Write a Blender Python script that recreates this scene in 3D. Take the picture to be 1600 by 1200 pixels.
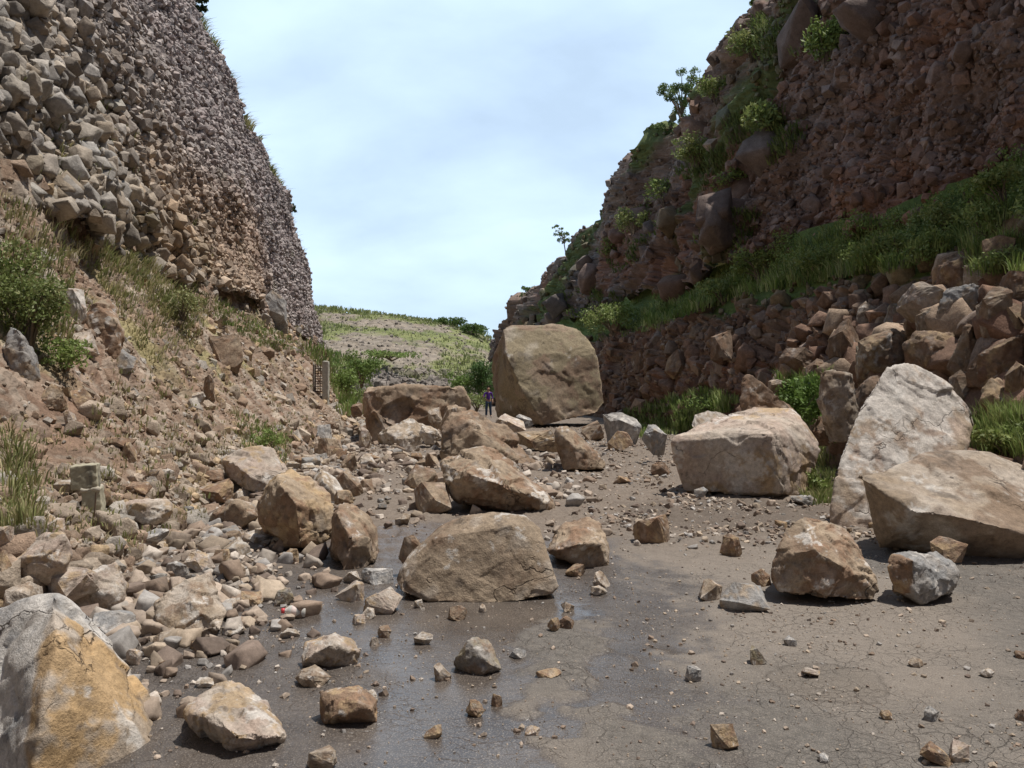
import bpy, bmesh, math, random
import numpy as np
from mathutils import Vector, Matrix
from mathutils.bvhtree import BVHTree

for o in list(bpy.data.objects): bpy.data.objects.remove(o, do_unlink=True)
SC = bpy.context.scene
COL = SC.collection
random.seed(7)
RNG = np.random.default_rng(7)

# ------------------------------------------------------------------ camera
EYE = 1.6
FPX = 1250.0          # focal length in pixels of the 1600 px wide photograph
HZ = 608.0            # row of the horizon
cam_d = bpy.data.cameras.new('camera'); cam = bpy.data.objects.new('camera', cam_d); COL.objects.link(cam)
cam_d.sensor_width = 36.0; cam_d.lens = 36.0 * FPX / 1600.0
cam_d.clip_start = 0.05; cam_d.clip_end = 5000
cam.location = (0, 0, EYE)
cam.rotation_euler = (math.radians(90) + math.atan((HZ - 600) / FPX), 0, 0)
SC.camera = cam

# ------------------------------------------------------------------ world, sun, exposure
SUN = Vector((0.31, 0.045, 0.94)).normalized()
sun_el = math.asin(SUN.z); sun_rot = math.atan2(SUN.x, SUN.y)
w = bpy.data.worlds.new('World'); SC.world = w; w.use_nodes = True
nt = w.node_tree; nt.nodes.clear()
def N(nt, t, **kw):
    n = nt.nodes.new(t)
    for k, v in kw.items():
        if k.startswith('i_'):
            n.inputs[int(k[2:]) if k[2:].isdigit() else k[2:].replace('_', ' ')].default_value = v
        else: setattr(n, k, v)
    return n
sky = N(nt, 'ShaderNodeTexSky', sky_type='NISHITA', sun_disc=False, sun_elevation=sun_el, sun_rotation=sun_rot,
        air_density=1.0, dust_density=1.2, ozone_density=1.2)
bg = N(nt, 'ShaderNodeBackground'); bg.inputs[1].default_value = 0.075
wo = N(nt, 'ShaderNodeOutputWorld')
tc = N(nt, 'ShaderNodeTexCoord')
# thin cloud veil, laid out on a plane above the place (direction divided by its height)
sep = N(nt, 'ShaderNodeSeparateXYZ'); nt.links.new(tc.outputs['Generated'], sep.inputs[0])
zz = N(nt, 'ShaderNodeMath', operation='MAXIMUM'); nt.links.new(sep.outputs[2], zz.inputs[0]); zz.inputs[1].default_value = 0.0
za = N(nt, 'ShaderNodeMath', operation='ADD'); nt.links.new(zz.outputs[0], za.inputs[0]); za.inputs[1].default_value = 0.40
dx = N(nt, 'ShaderNodeMath', operation='DIVIDE'); nt.links.new(sep.outputs[0], dx.inputs[0]); nt.links.new(za.outputs[0], dx.inputs[1])
dy = N(nt, 'ShaderNodeMath', operation='DIVIDE'); nt.links.new(sep.outputs[1], dy.inputs[0]); nt.links.new(za.outputs[0], dy.inputs[1])
cb = N(nt, 'ShaderNodeCombineXYZ'); nt.links.new(dx.outputs[0], cb.inputs[0]); nt.links.new(dy.outputs[0], cb.inputs[1])
mp = N(nt, 'ShaderNodeMapping'); nt.links.new(cb.outputs[0], mp.inputs[0])
mp.inputs['Rotation'].default_value = (0, 0, 0.5); mp.inputs['Scale'].default_value = (1.1, 1.5, 1); mp.inputs['Location'].default_value = (3.1, 1.7, 0)
n1 = N(nt, 'ShaderNodeTexNoise'); nt.links.new(mp.outputs[0], n1.inputs['Vector'])
n1.inputs['Scale'].default_value = 1.9; n1.inputs['Detail'].default_value = 9; n1.inputs['Roughness'].default_value = 0.50; n1.inputs['Distortion'].default_value = 0.1
cr = N(nt, 'ShaderNodeValToRGB'); nt.links.new(n1.outputs['Fac'], cr.inputs[0])
cr.color_ramp.elements[0].position = 0.34; cr.color_ramp.elements[0].color = (0.66, 0.66, 0.66, 1)
cr.color_ramp.elements[1].position = 0.66; cr.color_ramp.elements[1].color = (1.0, 1.0, 1.0, 1)
mx = N(nt, 'ShaderNodeMix', data_type='RGBA'); # the veil thins out overhead and behind the viewer
e1 = N(nt, 'ShaderNodeMapRange', interpolation_type='SMOOTHSTEP'); nt.links.new(sep.outputs[2], e1.inputs[0]); e1.inputs[1].default_value = .45; e1.inputs[2].default_value = .8; e1.inputs[3].default_value = 1; e1.inputs[4].default_value = .12
e2 = N(nt, 'ShaderNodeMapRange', interpolation_type='SMOOTHSTEP'); nt.links.new(sep.outputs[1], e2.inputs[0]); e2.inputs[1].default_value = -.5; e2.inputs[2].default_value = .35; e2.inputs[3].default_value = .15; e2.inputs[4].default_value = 1
em = N(nt, 'ShaderNodeMath', operation='MULTIPLY'); nt.links.new(e1.outputs[0], em.inputs[0]); nt.links.new(e2.outputs[0], em.inputs[1])
em2 = N(nt, 'ShaderNodeMath', operation='MULTIPLY'); nt.links.new(em.outputs[0], em2.inputs[0]); nt.links.new(cr.outputs[0], em2.inputs[1]); nt.links.new(em2.outputs[0], mx.inputs[0])
nt.links.new(sky.outputs[0], mx.inputs[6]); mx.inputs[7].default_value = (10.7, 13.7, 17.2, 1)
nt.links.new(mx.outputs[2], bg.inputs[0]); nt.links.new(bg.outputs[0], wo.inputs[0])

sd = bpy.data.lights.new('sun', 'SUN'); sd.energy = 5.0; sd.angle = math.radians(0.5); sd.color = (1.0, 0.955, 0.89)
so = bpy.data.objects.new('sun', sd); COL.objects.link(so)
so.rotation_euler = SUN.to_track_quat('Z', 'Y').to_euler(); so.location = (20, 0, 60)
SC.view_settings.view_transform = 'Standard'; SC.view_settings.look = 'None'
SC.view_settings.exposure = 0.0; SC.view_settings.gamma = 1.0
SC.render.engine = 'CYCLES'
SC.cycles.use_denoising = True
SC.cycles.max_bounces = 5; SC.cycles.diffuse_bounces = 3; SC.cycles.glossy_bounces = 2

# ------------------------------------------------------------------ numpy noise
def _h(a, b, c, s):
    with np.errstate(over='ignore'):
        x = (a.astype(np.int64).astype(np.uint32) * np.uint32(374761393)) ^ (b.astype(np.int64).astype(np.uint32) * np.uint32(668265263)) \
            ^ (c.astype(np.int64).astype(np.uint32) * np.uint32(2147483647 - 58)) ^ np.uint32((s * 2654435761) & 0xffffffff)
        x ^= x >> np.uint32(15); x *= np.uint32(2246822519); x ^= x >> np.uint32(13); x *= np.uint32(3266489917); x ^= x >> np.uint32(16)
    return x
def h01(a, b, c, s): return _h(a, b, c, s).astype(np.float64) / 4294967295.0
def vnoise(P, s=0):
    i = np.floor(P).astype(np.int64); f = P - i; f = f * f * (3 - 2 * f); r = 0
    for dx_ in (0, 1):
        wx = f[:, 0] if dx_ else 1 - f[:, 0]
        for dy_ in (0, 1):
            wy = f[:, 1] if dy_ else 1 - f[:, 1]
            for dz_ in (0, 1):
                wz = f[:, 2] if dz_ else 1 - f[:, 2]
                r = r + wx * wy * wz * h01(i[:, 0] + dx_, i[:, 1] + dy_, i[:, 2] + dz_, s)
    return r * 2 - 1
def fbm(P, o=4, s=0, g=0.5):
    r = 0; a = 1; t = 0
    for k in range(o):
        r = r + a * vnoise(P * (2.03 ** k) + 17.3 * k, s + k); t += a; a *= g
    return r / t
def P3(x, y, z=None):
    return np.stack([x, y, np.zeros_like(x) if z is None else z], 1)
def cells2(x, y, s):
    """2-D Voronoi: nearest distance, second distance, four random numbers per cell, offset from the cell centre."""
    i = np.floor(x).astype(np.int64); j = np.floor(y).astype(np.int64); zr = np.zeros_like(i)
    d1 = np.full(x.shape, 9.0); d2 = np.full(x.shape, 9.0)
    ci = i.copy(); cj = j.copy(); ox = np.zeros_like(x); oy = np.zeros_like(x)
    for a in (-1, 0, 1):
        for b in (-1, 0, 1):
            I = i + a; J = j + b
            px = I + h01(I, J, zr, s) - x; py = J + h01(I, J, zr, s + 1) - y
            d = np.hypot(px, py); m = d < d1
            d2 = np.where(m, d1, np.minimum(d2, d))
            d1 = np.where(m, d, d1); ci = np.where(m, I, ci); cj = np.where(m, J, cj); ox = np.where(m, -px, ox); oy = np.where(m, -py, oy)
    r = [h01(ci, cj, zr, s + 2 + k) for k in range(4)]
    return d1, d2, r, ox, oy
def cells3(P, s):
    i = np.floor(P).astype(np.int64)
    n = len(P); d1 = np.full(n, 9.0); c = np.zeros((n, 3), np.int64); off = np.zeros((n, 3))
    for a in (-1, 0, 1):
        for b in (-1, 0, 1):
            for e in (-1, 0, 1):
                I = i + np.array([a, b, e])
                q = np.stack([h01(I[:, 0], I[:, 1], I[:, 2], s + k) for k in range(3)], 1) + I - P
                d = np.sqrt((q * q).sum(1)); m = d < d1
                d1 = np.where(m, d, d1); c[m] = I[m]; off[m] = -q[m]
    r = np.stack([h01(c[:, 0], c[:, 1], c[:, 2], s + 3 + k) for k in range(4)], 1)
    return d1, r, off
def ridge(P, o=4, s=0, g=.5):
    r = 0; a = 1; t = 0
    for k in range(o): r = r + a * (1 - np.abs(vnoise(P * (2.1 ** k) + 9.7 * k, s + k)) * 2); t += a; a *= g
    return r / t
def sstep(a, b, x):
    t = np.clip((x - a) / (b - a), 0, 1); return t * t * (3 - 2 * t)
def lerp(a, b, t):
    t = t[:, None] if getattr(t, 'ndim', 0) == 1 and (np.ndim(a) > 1 or np.ndim(b) >= 1 and np.shape(b)[-1] == 3) else t
    return a * (1 - t) + b * t
def poly_sd(x, y, poly):
    """signed distance to a polygon, negative inside"""
    p = np.array(poly, float); d = np.full(x.shape, 1e9); ins = np.zeros(x.shape, bool)
    for k in range(len(p)):
        a = p[k]; b = p[(k + 1) % len(p)]; e = b - a
        wx = x - a[0]; wy = y - a[1]; t = np.clip((wx * e[0] + wy * e[1]) / (e @ e), 0, 1)
        d = np.minimum(d, np.hypot(wx - e[0] * t, wy - e[1] * t))
        c = ((a[1] <= y) & (b[1] > y)) | ((b[1] <= y) & (a[1] > y))
        with np.errstate(divide='ignore', invalid='ignore'):
            xi = a[0] + (y - a[1]) / (b[1] - a[1]) * (b[0] - a[0])
        ins ^= c & (x < xi)
    return np.where(ins, -d, d)

# ------------------------------------------------------------------ mesh helpers
def mesh_from(name, V, F, mat=None, col=None, smooth=False, attrs=None):
    """V (n,3); F (m,3) or (m,4) array"""
    me = bpy.data.meshes.new(name)
    V = np.asarray(V, np.float32); F = np.asarray(F, np.int32); k = F.shape[1]
    me.vertices.add(len(V)); me.vertices.foreach_set('co', V.ravel())
    me.loops.add(F.size); me.loops.foreach_set('vertex_index', F.ravel())
    me.polygons.add(len(F)); me.polygons.foreach_set('loop_start', np.arange(0, F.size, k, dtype=np.int32))
    me.polygons.foreach_set('loop_total', np.full(len(F), k, np.int32))
    me.update(calc_edges=True); me.validate()
    if smooth: me.polygons.foreach_set('use_smooth', np.ones(len(me.polygons), bool))
    if col is not None:
        a = me.color_attributes.new('Col', 'FLOAT_COLOR', 'POINT')
        c = np.ones((len(V), 4), np.float32); c[:, :3] = np.clip(col, 0, 1); a.data.foreach_set('color', c.ravel())
    for an, av in (attrs or {}).items():
        a = me.attributes.new(an, 'FLOAT', 'POINT'); a.data.foreach_set('value', np.asarray(av, np.float32))
    if mat: me.materials.append(mat)
    return me
def link(name, me, parent=None, loc=None):
    o = bpy.data.objects.new(name, me); COL.objects.link(o)
    if parent: o.parent = parent
    if loc is not None: o.location = loc
    return o
def tag(o, label=None, cat=None, group=None, kind=None):
    if label: o['label'] = label
    if cat: o['category'] = cat
    if group: o['group'] = group
    if kind: o['kind'] = kind
    return o
def grid_faces(nr, nc, flip=False):
    i = np.arange(nr - 1)[:, None] * nc + np.arange(nc - 1)[None, :]
    i = i.ravel(); f = np.stack([i, i + 1, i + nc + 1, i + nc], 1)
    return f[:, ::-1] if flip else f
def grid_normals(P):
    du = np.gradient(P, axis=0); dv = np.gradient(P, axis=1)
    n = np.cross(du, dv); n /= np.maximum(np.linalg.norm(n, axis=2, keepdims=True), 1e-9); return n

# ------------------------------------------------------------------ materials
def base_mat(name):
    m = bpy.data.materials.new(name); m.use_nodes = True
    nt = m.node_tree; nt.nodes.clear()
    b = nt.nodes.new('ShaderNodeBsdfPrincipled'); o = nt.nodes.new('ShaderNodeOutputMaterial'); nt.links.new(b.outputs[0], o.inputs[0])
    return m, nt, b
def rock_mat(name, scale=1.0, rough=0.9, bump=0.35, speck=0.35, dist=0.02, cracks=False):
    """stone: colour attribute broken up by grain, pits and fine mottling"""
    m, nt, b = base_mat(name); L = nt.links.new
    at = N(nt, 'ShaderNodeAttribute', attribute_name='Col')
    tc = N(nt, 'ShaderNodeTexCoord')
    g = N(nt, 'ShaderNodeTexNoise'); L(tc.outputs['Object'], g.inputs['Vector']); g.inputs['Scale'].default_value = 9 * scale; g.inputs['Detail'].default_value = 10; g.inputs['Roughness'].default_value = 0.68
    s = N(nt, 'ShaderNodeTexNoise'); L(tc.outputs['Object'], s.inputs['Vector']); s.inputs['Scale'].default_value = 60 * scale; s.inputs['Detail'].default_value = 4; s.inputs['Roughness'].default_value = 0.7
    r1 = N(nt, 'ShaderNodeMapRange'); L(g.outputs['Fac'], r1.inputs[0]); r1.inputs[1].default_value = 0.3; r1.inputs[2].default_value = 0.7; r1.inputs[3].default_value = 1 - speck; r1.inputs[4].default_value = 1 + speck
    r2 = N(nt, 'ShaderNodeMapRange'); L(s.outputs['Fac'], r2.inputs[0]); r2.inputs[1].default_value = 0.3; r2.inputs[2].default_value = 0.7; r2.inputs[3].default_value = 1 - speck * .7; r2.inputs[4].default_value = 1 + speck * .7
    mu = N(nt, 'ShaderNodeMath', operation='MULTIPLY'); L(r1.outputs[0], mu.inputs[0]); L(r2.outputs[0], mu.inputs[1])
    oi = N(nt, 'ShaderNodeObjectInfo')
    tm = N(nt, 'ShaderNodeVectorMath', operation='MULTIPLY'); L(at.outputs['Color'], tm.inputs[0]); L(oi.outputs['Color'], tm.inputs[1])
    sc = N(nt, 'ShaderNodeVectorMath', operation='SCALE'); L(tm.outputs[0], sc.inputs[0]); L(mu.outputs[0], sc.inputs['Scale'])
    ck = None; last = sc.outputs[0]
    if cracks:       # sparse wandering joints
        nz = N(nt, 'ShaderNodeTexNoise'); L(tc.outputs['Object'], nz.inputs['Vector']); nz.inputs['Scale'].default_value = 2.2; nz.inputs['Detail'].default_value = 6
        wv = N(nt, 'ShaderNodeVectorMath', operation='MULTIPLY_ADD'); L(nz.outputs['Color'], wv.inputs[0]); wv.inputs[1].default_value = (.9, .9, .9); L(tc.outputs['Object'], wv.inputs[2])
        vo = N(nt, 'ShaderNodeTexVoronoi', feature='DISTANCE_TO_EDGE'); L(wv.outputs[0], vo.inputs['Vector']); vo.inputs['Scale'].default_value = 1.1
        a_ = N(nt, 'ShaderNodeMapRange'); L(vo.outputs['Distance'], a_.inputs[0]); a_.inputs[1].default_value = 0; a_.inputs[2].default_value = .012; a_.inputs[3].default_value = 1; a_.inputs[4].default_value = 0
        nm = N(nt, 'ShaderNodeTexNoise'); L(tc.outputs['Object'], nm.inputs['Vector']); nm.inputs['Scale'].default_value = 1.7
        m_ = N(nt, 'ShaderNodeMapRange'); L(nm.outputs['Fac'], m_.inputs[0]); m_.inputs[1].default_value = .54; m_.inputs[2].default_value = .62
        k_ = N(nt, 'ShaderNodeMath', operation='MULTIPLY'); L(a_.outputs[0], k_.inputs[0]); L(m_.outputs[0], k_.inputs[1]); ck = k_.outputs[0]
        cm = N(nt, 'ShaderNodeMix', data_type='RGBA'); k2 = N(nt, 'ShaderNodeMath', operation='MULTIPLY'); L(ck, k2.inputs[0]); k2.inputs[1].default_value = .7; L(k2.outputs[0], cm.inputs[0]); L(last, cm.inputs[6]); cm.inputs[7].default_value = (.05, .038, .03, 1); last = cm.outputs[2]
    L(last, b.inputs['Base Color'])
    b.inputs['Roughness'].default_value = rough
    b.inputs['Specular IOR Level'].default_value = 0.25
    ad = N(nt, 'ShaderNodeMath', operation='MULTIPLY_ADD'); L(s.outputs['Fac'], ad.inputs[0]); ad.inputs[1].default_value = 0.35; L(g.outputs['Fac'], ad.inputs[2])
    if ck is not None:
        a2 = N(nt, 'ShaderNodeMath', operation='MULTIPLY_ADD'); L(ck, a2.inputs[0]); a2.inputs[1].default_value = -.8; L(ad.outputs[0], a2.inputs[2]); ad = a2
    bp = N(nt, 'ShaderNodeBump'); bp.inputs['Strength'].default_value = bump; bp.inputs['Distance'].default_value = dist; L(ad.outputs[0], bp.inputs['Height']); L(bp.outputs[0], b.inputs['Normal'])
    return m
M_ROCK = rock_mat('boulder_stone', 1.5, bump=0.8, speck=0.30, dist=0.025, cracks=True)
M_CLIFF = rock_mat('cliff_stone', 0.35, bump=0.6, speck=0.30, dist=0.08)
M_SOIL = rock_mat('slope_soil', 0.9, rough=1.0, bump=0.8, speck=0.35, dist=0.05)
M_CHIP = rock_mat('chip_stone', 3.0, bump=0.3, speck=0.25, dist=0.006)
def leaf_mat(name, tr=0.25):
    m, nt, b = base_mat(name); L = nt.links.new
    at = N(nt, 'ShaderNodeAttribute', attribute_name='Col'); L(at.outputs['Color'], b.inputs['Base Color'])
    b.inputs['Roughness'].default_value = 0.6; b.inputs['Specular IOR Level'].default_value = 0.3
    tl = N(nt, 'ShaderNodeBsdfTranslucent'); L(at.outputs['Color'], tl.inputs[0]); ms = N(nt, 'ShaderNodeMixShader'); ms.inputs[0].default_value = tr
    L(b.outputs[0], ms.inputs[1]); L(tl.outputs[0], ms.inputs[2])
    out = [n for n in nt.nodes if n.type == 'OUTPUT_MATERIAL'][0]; L(ms.outputs[0], out.inputs[0])
    return m
M_LEAF = leaf_mat('leaf_green', 0.3)
def plain_mat(name, c, rough=0.7, spec=0.3, speck=0.15, sc=20):
    m, nt, b = base_mat(name); L = nt.links.new
    tc = N(nt, 'ShaderNodeTexCoord'); g = N(nt, 'ShaderNodeTexNoise'); L(tc.outputs['Object'], g.inputs['Vector']); g.inputs['Scale'].default_value = sc; g.inputs['Detail'].default_value = 6
    cr = N(nt, 'ShaderNodeValToRGB'); L(g.outputs['Fac'], cr.inputs[0])
    cr.color_ramp.elements[0].position = .3; cr.color_ramp.elements[1].position = .7
    cr.color_ramp.elements[0].color = (*[k * (1 - speck) for k in c], 1); cr.color_ramp.elements[1].color = (*[min(1, k * (1 + speck)) for k in c], 1)
    L(cr.outputs[0], b.inputs['Base Color']); b.inputs['Roughness'].default_value = rough; b.inputs['Specular IOR Level'].default_value = spec
    return m

# ------------------------------------------------------------------ lofted canyon sides: per station along the road (y) a row of (x, z)
LEFT = [  # base            middle         upper          toe            cliff middle    cliff top       plateau
    (-70, [(-2.8, -.15), (-5.0, 1.6), (-6.8, 3.6), (-8.0, 4.9), (-9.9, 12.), (-12.0, 19.0), (-24, 19.0)]),
    (4,   [(-2.6, -.15), (-4.7, 1.5), (-6.6, 3.5), (-7.9, 4.9), (-9.8, 12.), (-12.0, 19.0), (-24, 19.0)]),
    (8,   [(-3.3, -.15), (-5.1, 1.3), (-6.8, 3.3), (-7.9, 4.8), (-9.9, 11.5), (-12.0, 18.5), (-24, 18.5)]),
    (12.5,[(-4.2, -.15), (-5.8, 1.4), (-7.2, 3.3), (-8.0, 4.7), (-10.0, 11.5), (-12.2, 18.0), (-24, 18.0)]),
    (20,  [(-4.7, -.15), (-6.3, 1.2), (-7.8, 3.2), (-8.7, 4.6), (-10.4, 11.5), (-12.3, 18.0), (-24, 18.0)]),
    (28,  [(-5.1, -.15), (-6.6, 0.9), (-8.3, 3.0), (-9.4, 4.6), (-11.0, 11.5), (-12.6, 17.8), (-24, 17.6)]),
    (32,  [(-5.6, -.15), (-7.2, 0.9), (-9.0, 3.0), (-10.0, 4.6), (-11.3, 11.2), (-12.8, 17.2), (-24, 17.0)]),
    (36,  [(-6.5, -.15), (-8.0, 0.9), (-9.8, 3.0), (-10.8, 4.6), (-11.9, 10.7), (-13.1, 16.4), (-24, 16.0)]),
    (40,  [(-7.2, -.15), (-8.8, 0.9), (-10.6, 3.0), (-11.5, 4.7), (-12.3, 10.3), (-13.3, 15.4), (-24, 15.0)]),
    (45,  [(-8.2, -.15), (-9.7, 0.9), (-11.4, 3.0), (-12.3, 4.8), (-13.1, 10.0), (-14.0, 14.9), (-26, 14.0)]),
    (50,  [(-9.2, -.15), (-10.7, 1.0), (-12.4, 3.1), (-13.1, 4.8), (-13.8, 9.8), (-14.6, 14.2), (-28, 13.0)]),
    (56,  [(-10.4, -.15), (-11.8, 1.0), (-13.5, 3.3), (-14.1, 4.9), (-14.5, 8.0), (-14.9, 10.9), (-30, 10.0)]),
    (60,  [(-11.2, -.15), (-12.6, 1.0), (-14.0, 3.4), (-14.5, 4.9), (-14.6, 6.0), (-14.8, 7.0), (-30, 7.0)]),
    (62.5,[(-12.4, -.15), (-13.6, 0.8), (-14.6, 3.0), (-14.9, 4.3), (-15.0, 4.9), (-15.1, 5.5), (-30, 5.5)]),
    (66,  [(-18., -.3), (-19., 0.3), (-20., 1.2), (-21., 2.0), (-21.5, 2.3), (-22., 2.6), (-30, 2.6)]),
]
RIGHT = [ # base            middle          bank top       bench inner     cliff middle    cliff top       plateau
    (-70, [(6.0, -.15), (7.6, 2.3), (9.7, 4.6), (11.6, 6.4), (13.6, 13.0), (15.6, 22.0), (30, 22.0)]),
    (8,   [(6.0, -.15), (7.6, 2.3), (9.7, 4.5), (11.6, 6.4), (13.6, 13.0), (15.6, 22.0), (30, 22.0)]),
    (17,  [(6.4, -.15), (7.8, 2.1), (9.5, 4.2), (11.3, 6.2), (12.9, 13.0), (14.8, 21.5), (30, 21.5)]),
    (25,  [(6.3, -.15), (7.3, 2.1), (8.4, 4.2), (9.7, 6.3), (11.5, 13.0), (13.6, 21.0), (30, 21.0)]),
    (38,  [(5.6, -.15), (6.4, 2.4), (7.2, 4.7), (8.8, 6.7), (10.4, 13.0), (12.2, 20.0), (28, 20.0)]),
    (47,  [(4.6, -.15), (5.4, 2.4), (6.2, 4.8), (7.8, 7.1), (9.2, 12.5), (10.9, 17.9), (26, 17.6)]),
    (51,  [(4.0, -.15), (4.9, 2.4), (5.7, 4.8), (7.1, 7.0), (8.5, 12.2), (9.9, 17.3), (25, 17.0)]),
    (55,  [(3.3, -.15), (4.2, 2.4), (5.0, 4.8), (6.4, 6.9), (7.6, 12.0), (8.8, 17.0), (24, 16.8)]),
    (62,  [(1.5, -.15), (2.4, 2.4), (3.2, 4.8), (4.5, 7.0), (5.8, 11.6), (6.9, 15.5), (22, 15.0)]),
    (70,  [(-0.2, -.15), (0.6, 2.2), (1.2, 4.5), (2.3, 6.8), (3.5, 10.4), (4.6, 13.5), (20, 13.0)]),
    (78,  [(-1.8, -.15), (-1.0, 2.2), (-0.3, 4.4), (0.6, 6.5), (1.5, 9.2), (2.5, 11.6), (20, 11.0)]),
    (86,  [(-3.2, -.15), (-2.6, 2.0), (-2.0, 4.0), (-1.2, 5.9), (-0.6, 7.3), (0.0, 8.5), (18, 8.0)]),
    (91,  [(-3.6, -.15), (-3.1, 1.6), (-2.7, 3.2), (-2.2, 4.6), (-1.9, 5.4), (-1.6, 6.2), (18, 6.0)]),
    (95,  [(4, -.3), (5, 1.0), (6, 2.0), (7, 3.0), (8, 3.6), (9, 4.0), (18, 4.0)]),
]
def curve_at(st, y):
    """smooth-ish interpolation of a station table at an array of y -> (len(y), k, 2)"""
    ys = np.array([s[0] for s in st], float); P = np.array([s[1] for s in st], float)
    y = np.clip(y, ys[0], ys[-1]); out = np.empty((len(y), P.shape[1], 2))
    m = np.gradient(P, ys, axis=0)
    i = np.clip(np.searchsorted(ys, y, 'right') - 1, 0, len(ys) - 2)
    h = ys[i + 1] - ys[i]; t = (y - ys[i]) / h
    t = t[:, None, None]; h = h[:, None, None]
    out = (2*t**3 - 3*t**2 + 1) * P[i] + (t**3 - 2*t**2 + t) * h * m[i] * .7 + (-2*t**3 + 3*t**2) * P[i+1] + (t**3 - t**2) * h * m[i+1] * .7
    return out
def loft(st, ys, v0, v1, nv, rnd=0.12):
    """surface between profile parameters v0..v1 (station point index); returns base grid (ny, nv, 3), params v"""
    C = curve_at(st, ys); v = np.linspace(v0, v1, nv); k = C.shape[1]
    G = 0
    for dv, wt in ((-rnd, .25), (0, .5), (rnd, .25)):           # rounds the profile's corners
        q = np.clip(v + dv, 0, k - 1); i = np.minimum(q.astype(int), k - 2); f = (q - i)[None, :, None]
        G = G + wt * (C[:, i] * (1 - f) + C[:, i + 1] * f)
    Y = np.repeat(ys[:, None], nv, 1)
    return np.stack([G[..., 0], Y, G[..., 1]], 2), v
def inv_y(a, b, n): return 1.0 / np.linspace(1.0 / a, 1.0 / b, n)
def rng_y(lo, a, b, n): return np.concatenate([np.linspace(-70, -8, 40)[:-1], np.linspace(-8, a, 50)[:-1], inv_y(a, b, n)])

def blocks(s, t, size, seed, amp, asp=1.0, rough=0.5):
    """broken-rock relief: flat tilted facets per cell, in metres; returns relief, rim distance, cell randoms"""
    q = P3(s / size, t / size); wx = fbm(q * 0.7, 2, seed + 50) * .35; wy = fbm(q * .7 + 9, 2, seed + 51) * .35
    d1, d2, r, ox, oy = cells2(s / size / asp + wx, t / size + wy, seed)
    rel = (r[0] ** 1.5 - .35) + (r[1] - .5) * 1.5 * ox + (r[2] - .5) * 1.5 * oy
    rim = d2 - d1
    return amp * (rel - .45 * (1 - sstep(0.0, 0.14, rim))), rim, r
# ================================================================== the setting
def finish_loft(name, G, disp, col, mat, flip, label, kind='structure', smooth=False, extra=None):
    n = grid_normals(G)
    if flip: n = -n
    V = G + n * disp.reshape(G.shape[:2])[..., None]
    if extra is not None: V = V + extra
    me = mesh_from(name, V.reshape(-1, 3), grid_faces(G.shape[0], G.shape[1], flip), mat, col, smooth=smooth)
    o = link(name, me); tag(o, label, kind=kind); return o
def pal(*c): return [np.array(k, float) for k in c]

# ---- left cliff: broken grey brown blocks, finer and mauve farther along
ys = rng_y(-8, 9.5, 66, 900)
G, v = loft(LEFT, ys, 2.93, 6.0, 640 + 60)
# re-space the rows: most between toe and top
vv = np.concatenate([np.linspace(2.93, 5.0, 660), np.linspace(5.0, 6.0, 41)[1:]])
def loft_v(st, ys, vv, rnd=0.1):
    C = curve_at(st, ys); k = C.shape[1]; G = 0
    for dv, wt in ((-rnd, .25), (0, .5), (rnd, .25)):
        q = np.clip(vv + dv, 0, k - 1); i = np.minimum(q.astype(int), k - 2); f = (q - i)[None, :, None]
        G = G + wt * (C[:, i] * (1 - f) + C[:, i + 1] * f)
    return np.stack([G[..., 0], np.repeat(ys[:, None], len(vv), 1), G[..., 1]], 2)
G = loft_v(LEFT, ys, vv)
X = G[..., 0].ravel(); Y = G[..., 1].ravel(); Z = G[..., 2].ravel(); VV = np.repeat(vv[None], len(ys), 0).ravel()
t_ = Z + 0.15 * Y                                     # height coordinate, beds dip slightly
b1, r1, c1 = blocks(Y, t_, 1.7, 11, .75, 1.2)
b2, r2, c2 = blocks(Y, t_, 0.75, 21, .42, 1.2)
b3, r3, c3 = blocks(Y, t_, 0.34, 31, .20)
b4, r4, c4 = blocks(Y, t_, 0.16, 41, .11)
big = 1 - sstep(19, 34, Y + 1.1 * (Z - 5) + 3 * fbm(P3(Y, Z) * .12, 3, 5))       # near and low: big blocks
low = fbm(P3(Y, Z) * 0.11, 4, 3) * 1.1 + .6 * fbm(P3(Y * .5, Z * .5), 3, 4)
ribs = fbm(P3(Y * .28, Z * .06), 3, 8) * 1.1
D = low * (.45 + .35 * big) + .35 * ridge(P3(Y, t_) * .55, 4, 13) + ribs * .35 * (1 - big) + b1 * .3 * big + b2 * .15 * big + b3 * .25 + b4 * .3 - .12
D -= sstep(5.02, 5.5, VV) * 0.0
edge = sstep(5.0, 5.12, VV); D = D * (1 - edge * .7)
tan, gry, och, dk, mau = pal((.38, .32, .25), (.31, .29, .265), (.38, .28, .17), (.15, .125, .105), (.34, .27, .255))
tt = fbm(P3(Y, Z) * .35, 4, 70) * .5 + .5
C = lerp(np.repeat(tan[None], len(X), 0), gry, np.clip(tt * .8 + (c2[3] - .5) * 1.1, 0, 1))
C = lerp(C, och, np.clip((c3[3] - .72) * 2.2, 0, .7) * big)
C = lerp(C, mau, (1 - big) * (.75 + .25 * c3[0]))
C = lerp(C, np.array((.27, .20, .17)), sstep(0.05, .5, fbm(P3(Y, Z) * .22, 3, 77)) * .6)
C = lerp(C, och * .9, (1 - sstep(5.2, 8.5, Z - .12 * (Y - 20) + 1.5 * fbm(P3(Y, Z) * .4, 3, 79))) * .5 * sstep(17, 22, Y) * (1 - sstep(34, 40, Y)))
C *= (.78 + .5 * c2[1] * (.5 + .5 * big) + .35 * (c4[2] - .5))[:, None]
moss = sstep(.32, .5, fbm(P3(Y, Z) * .6, 3, 90)) * sstep(.15, .4, c3[1]) * (1 - sstep(9, 14, Z)) * .5
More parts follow.
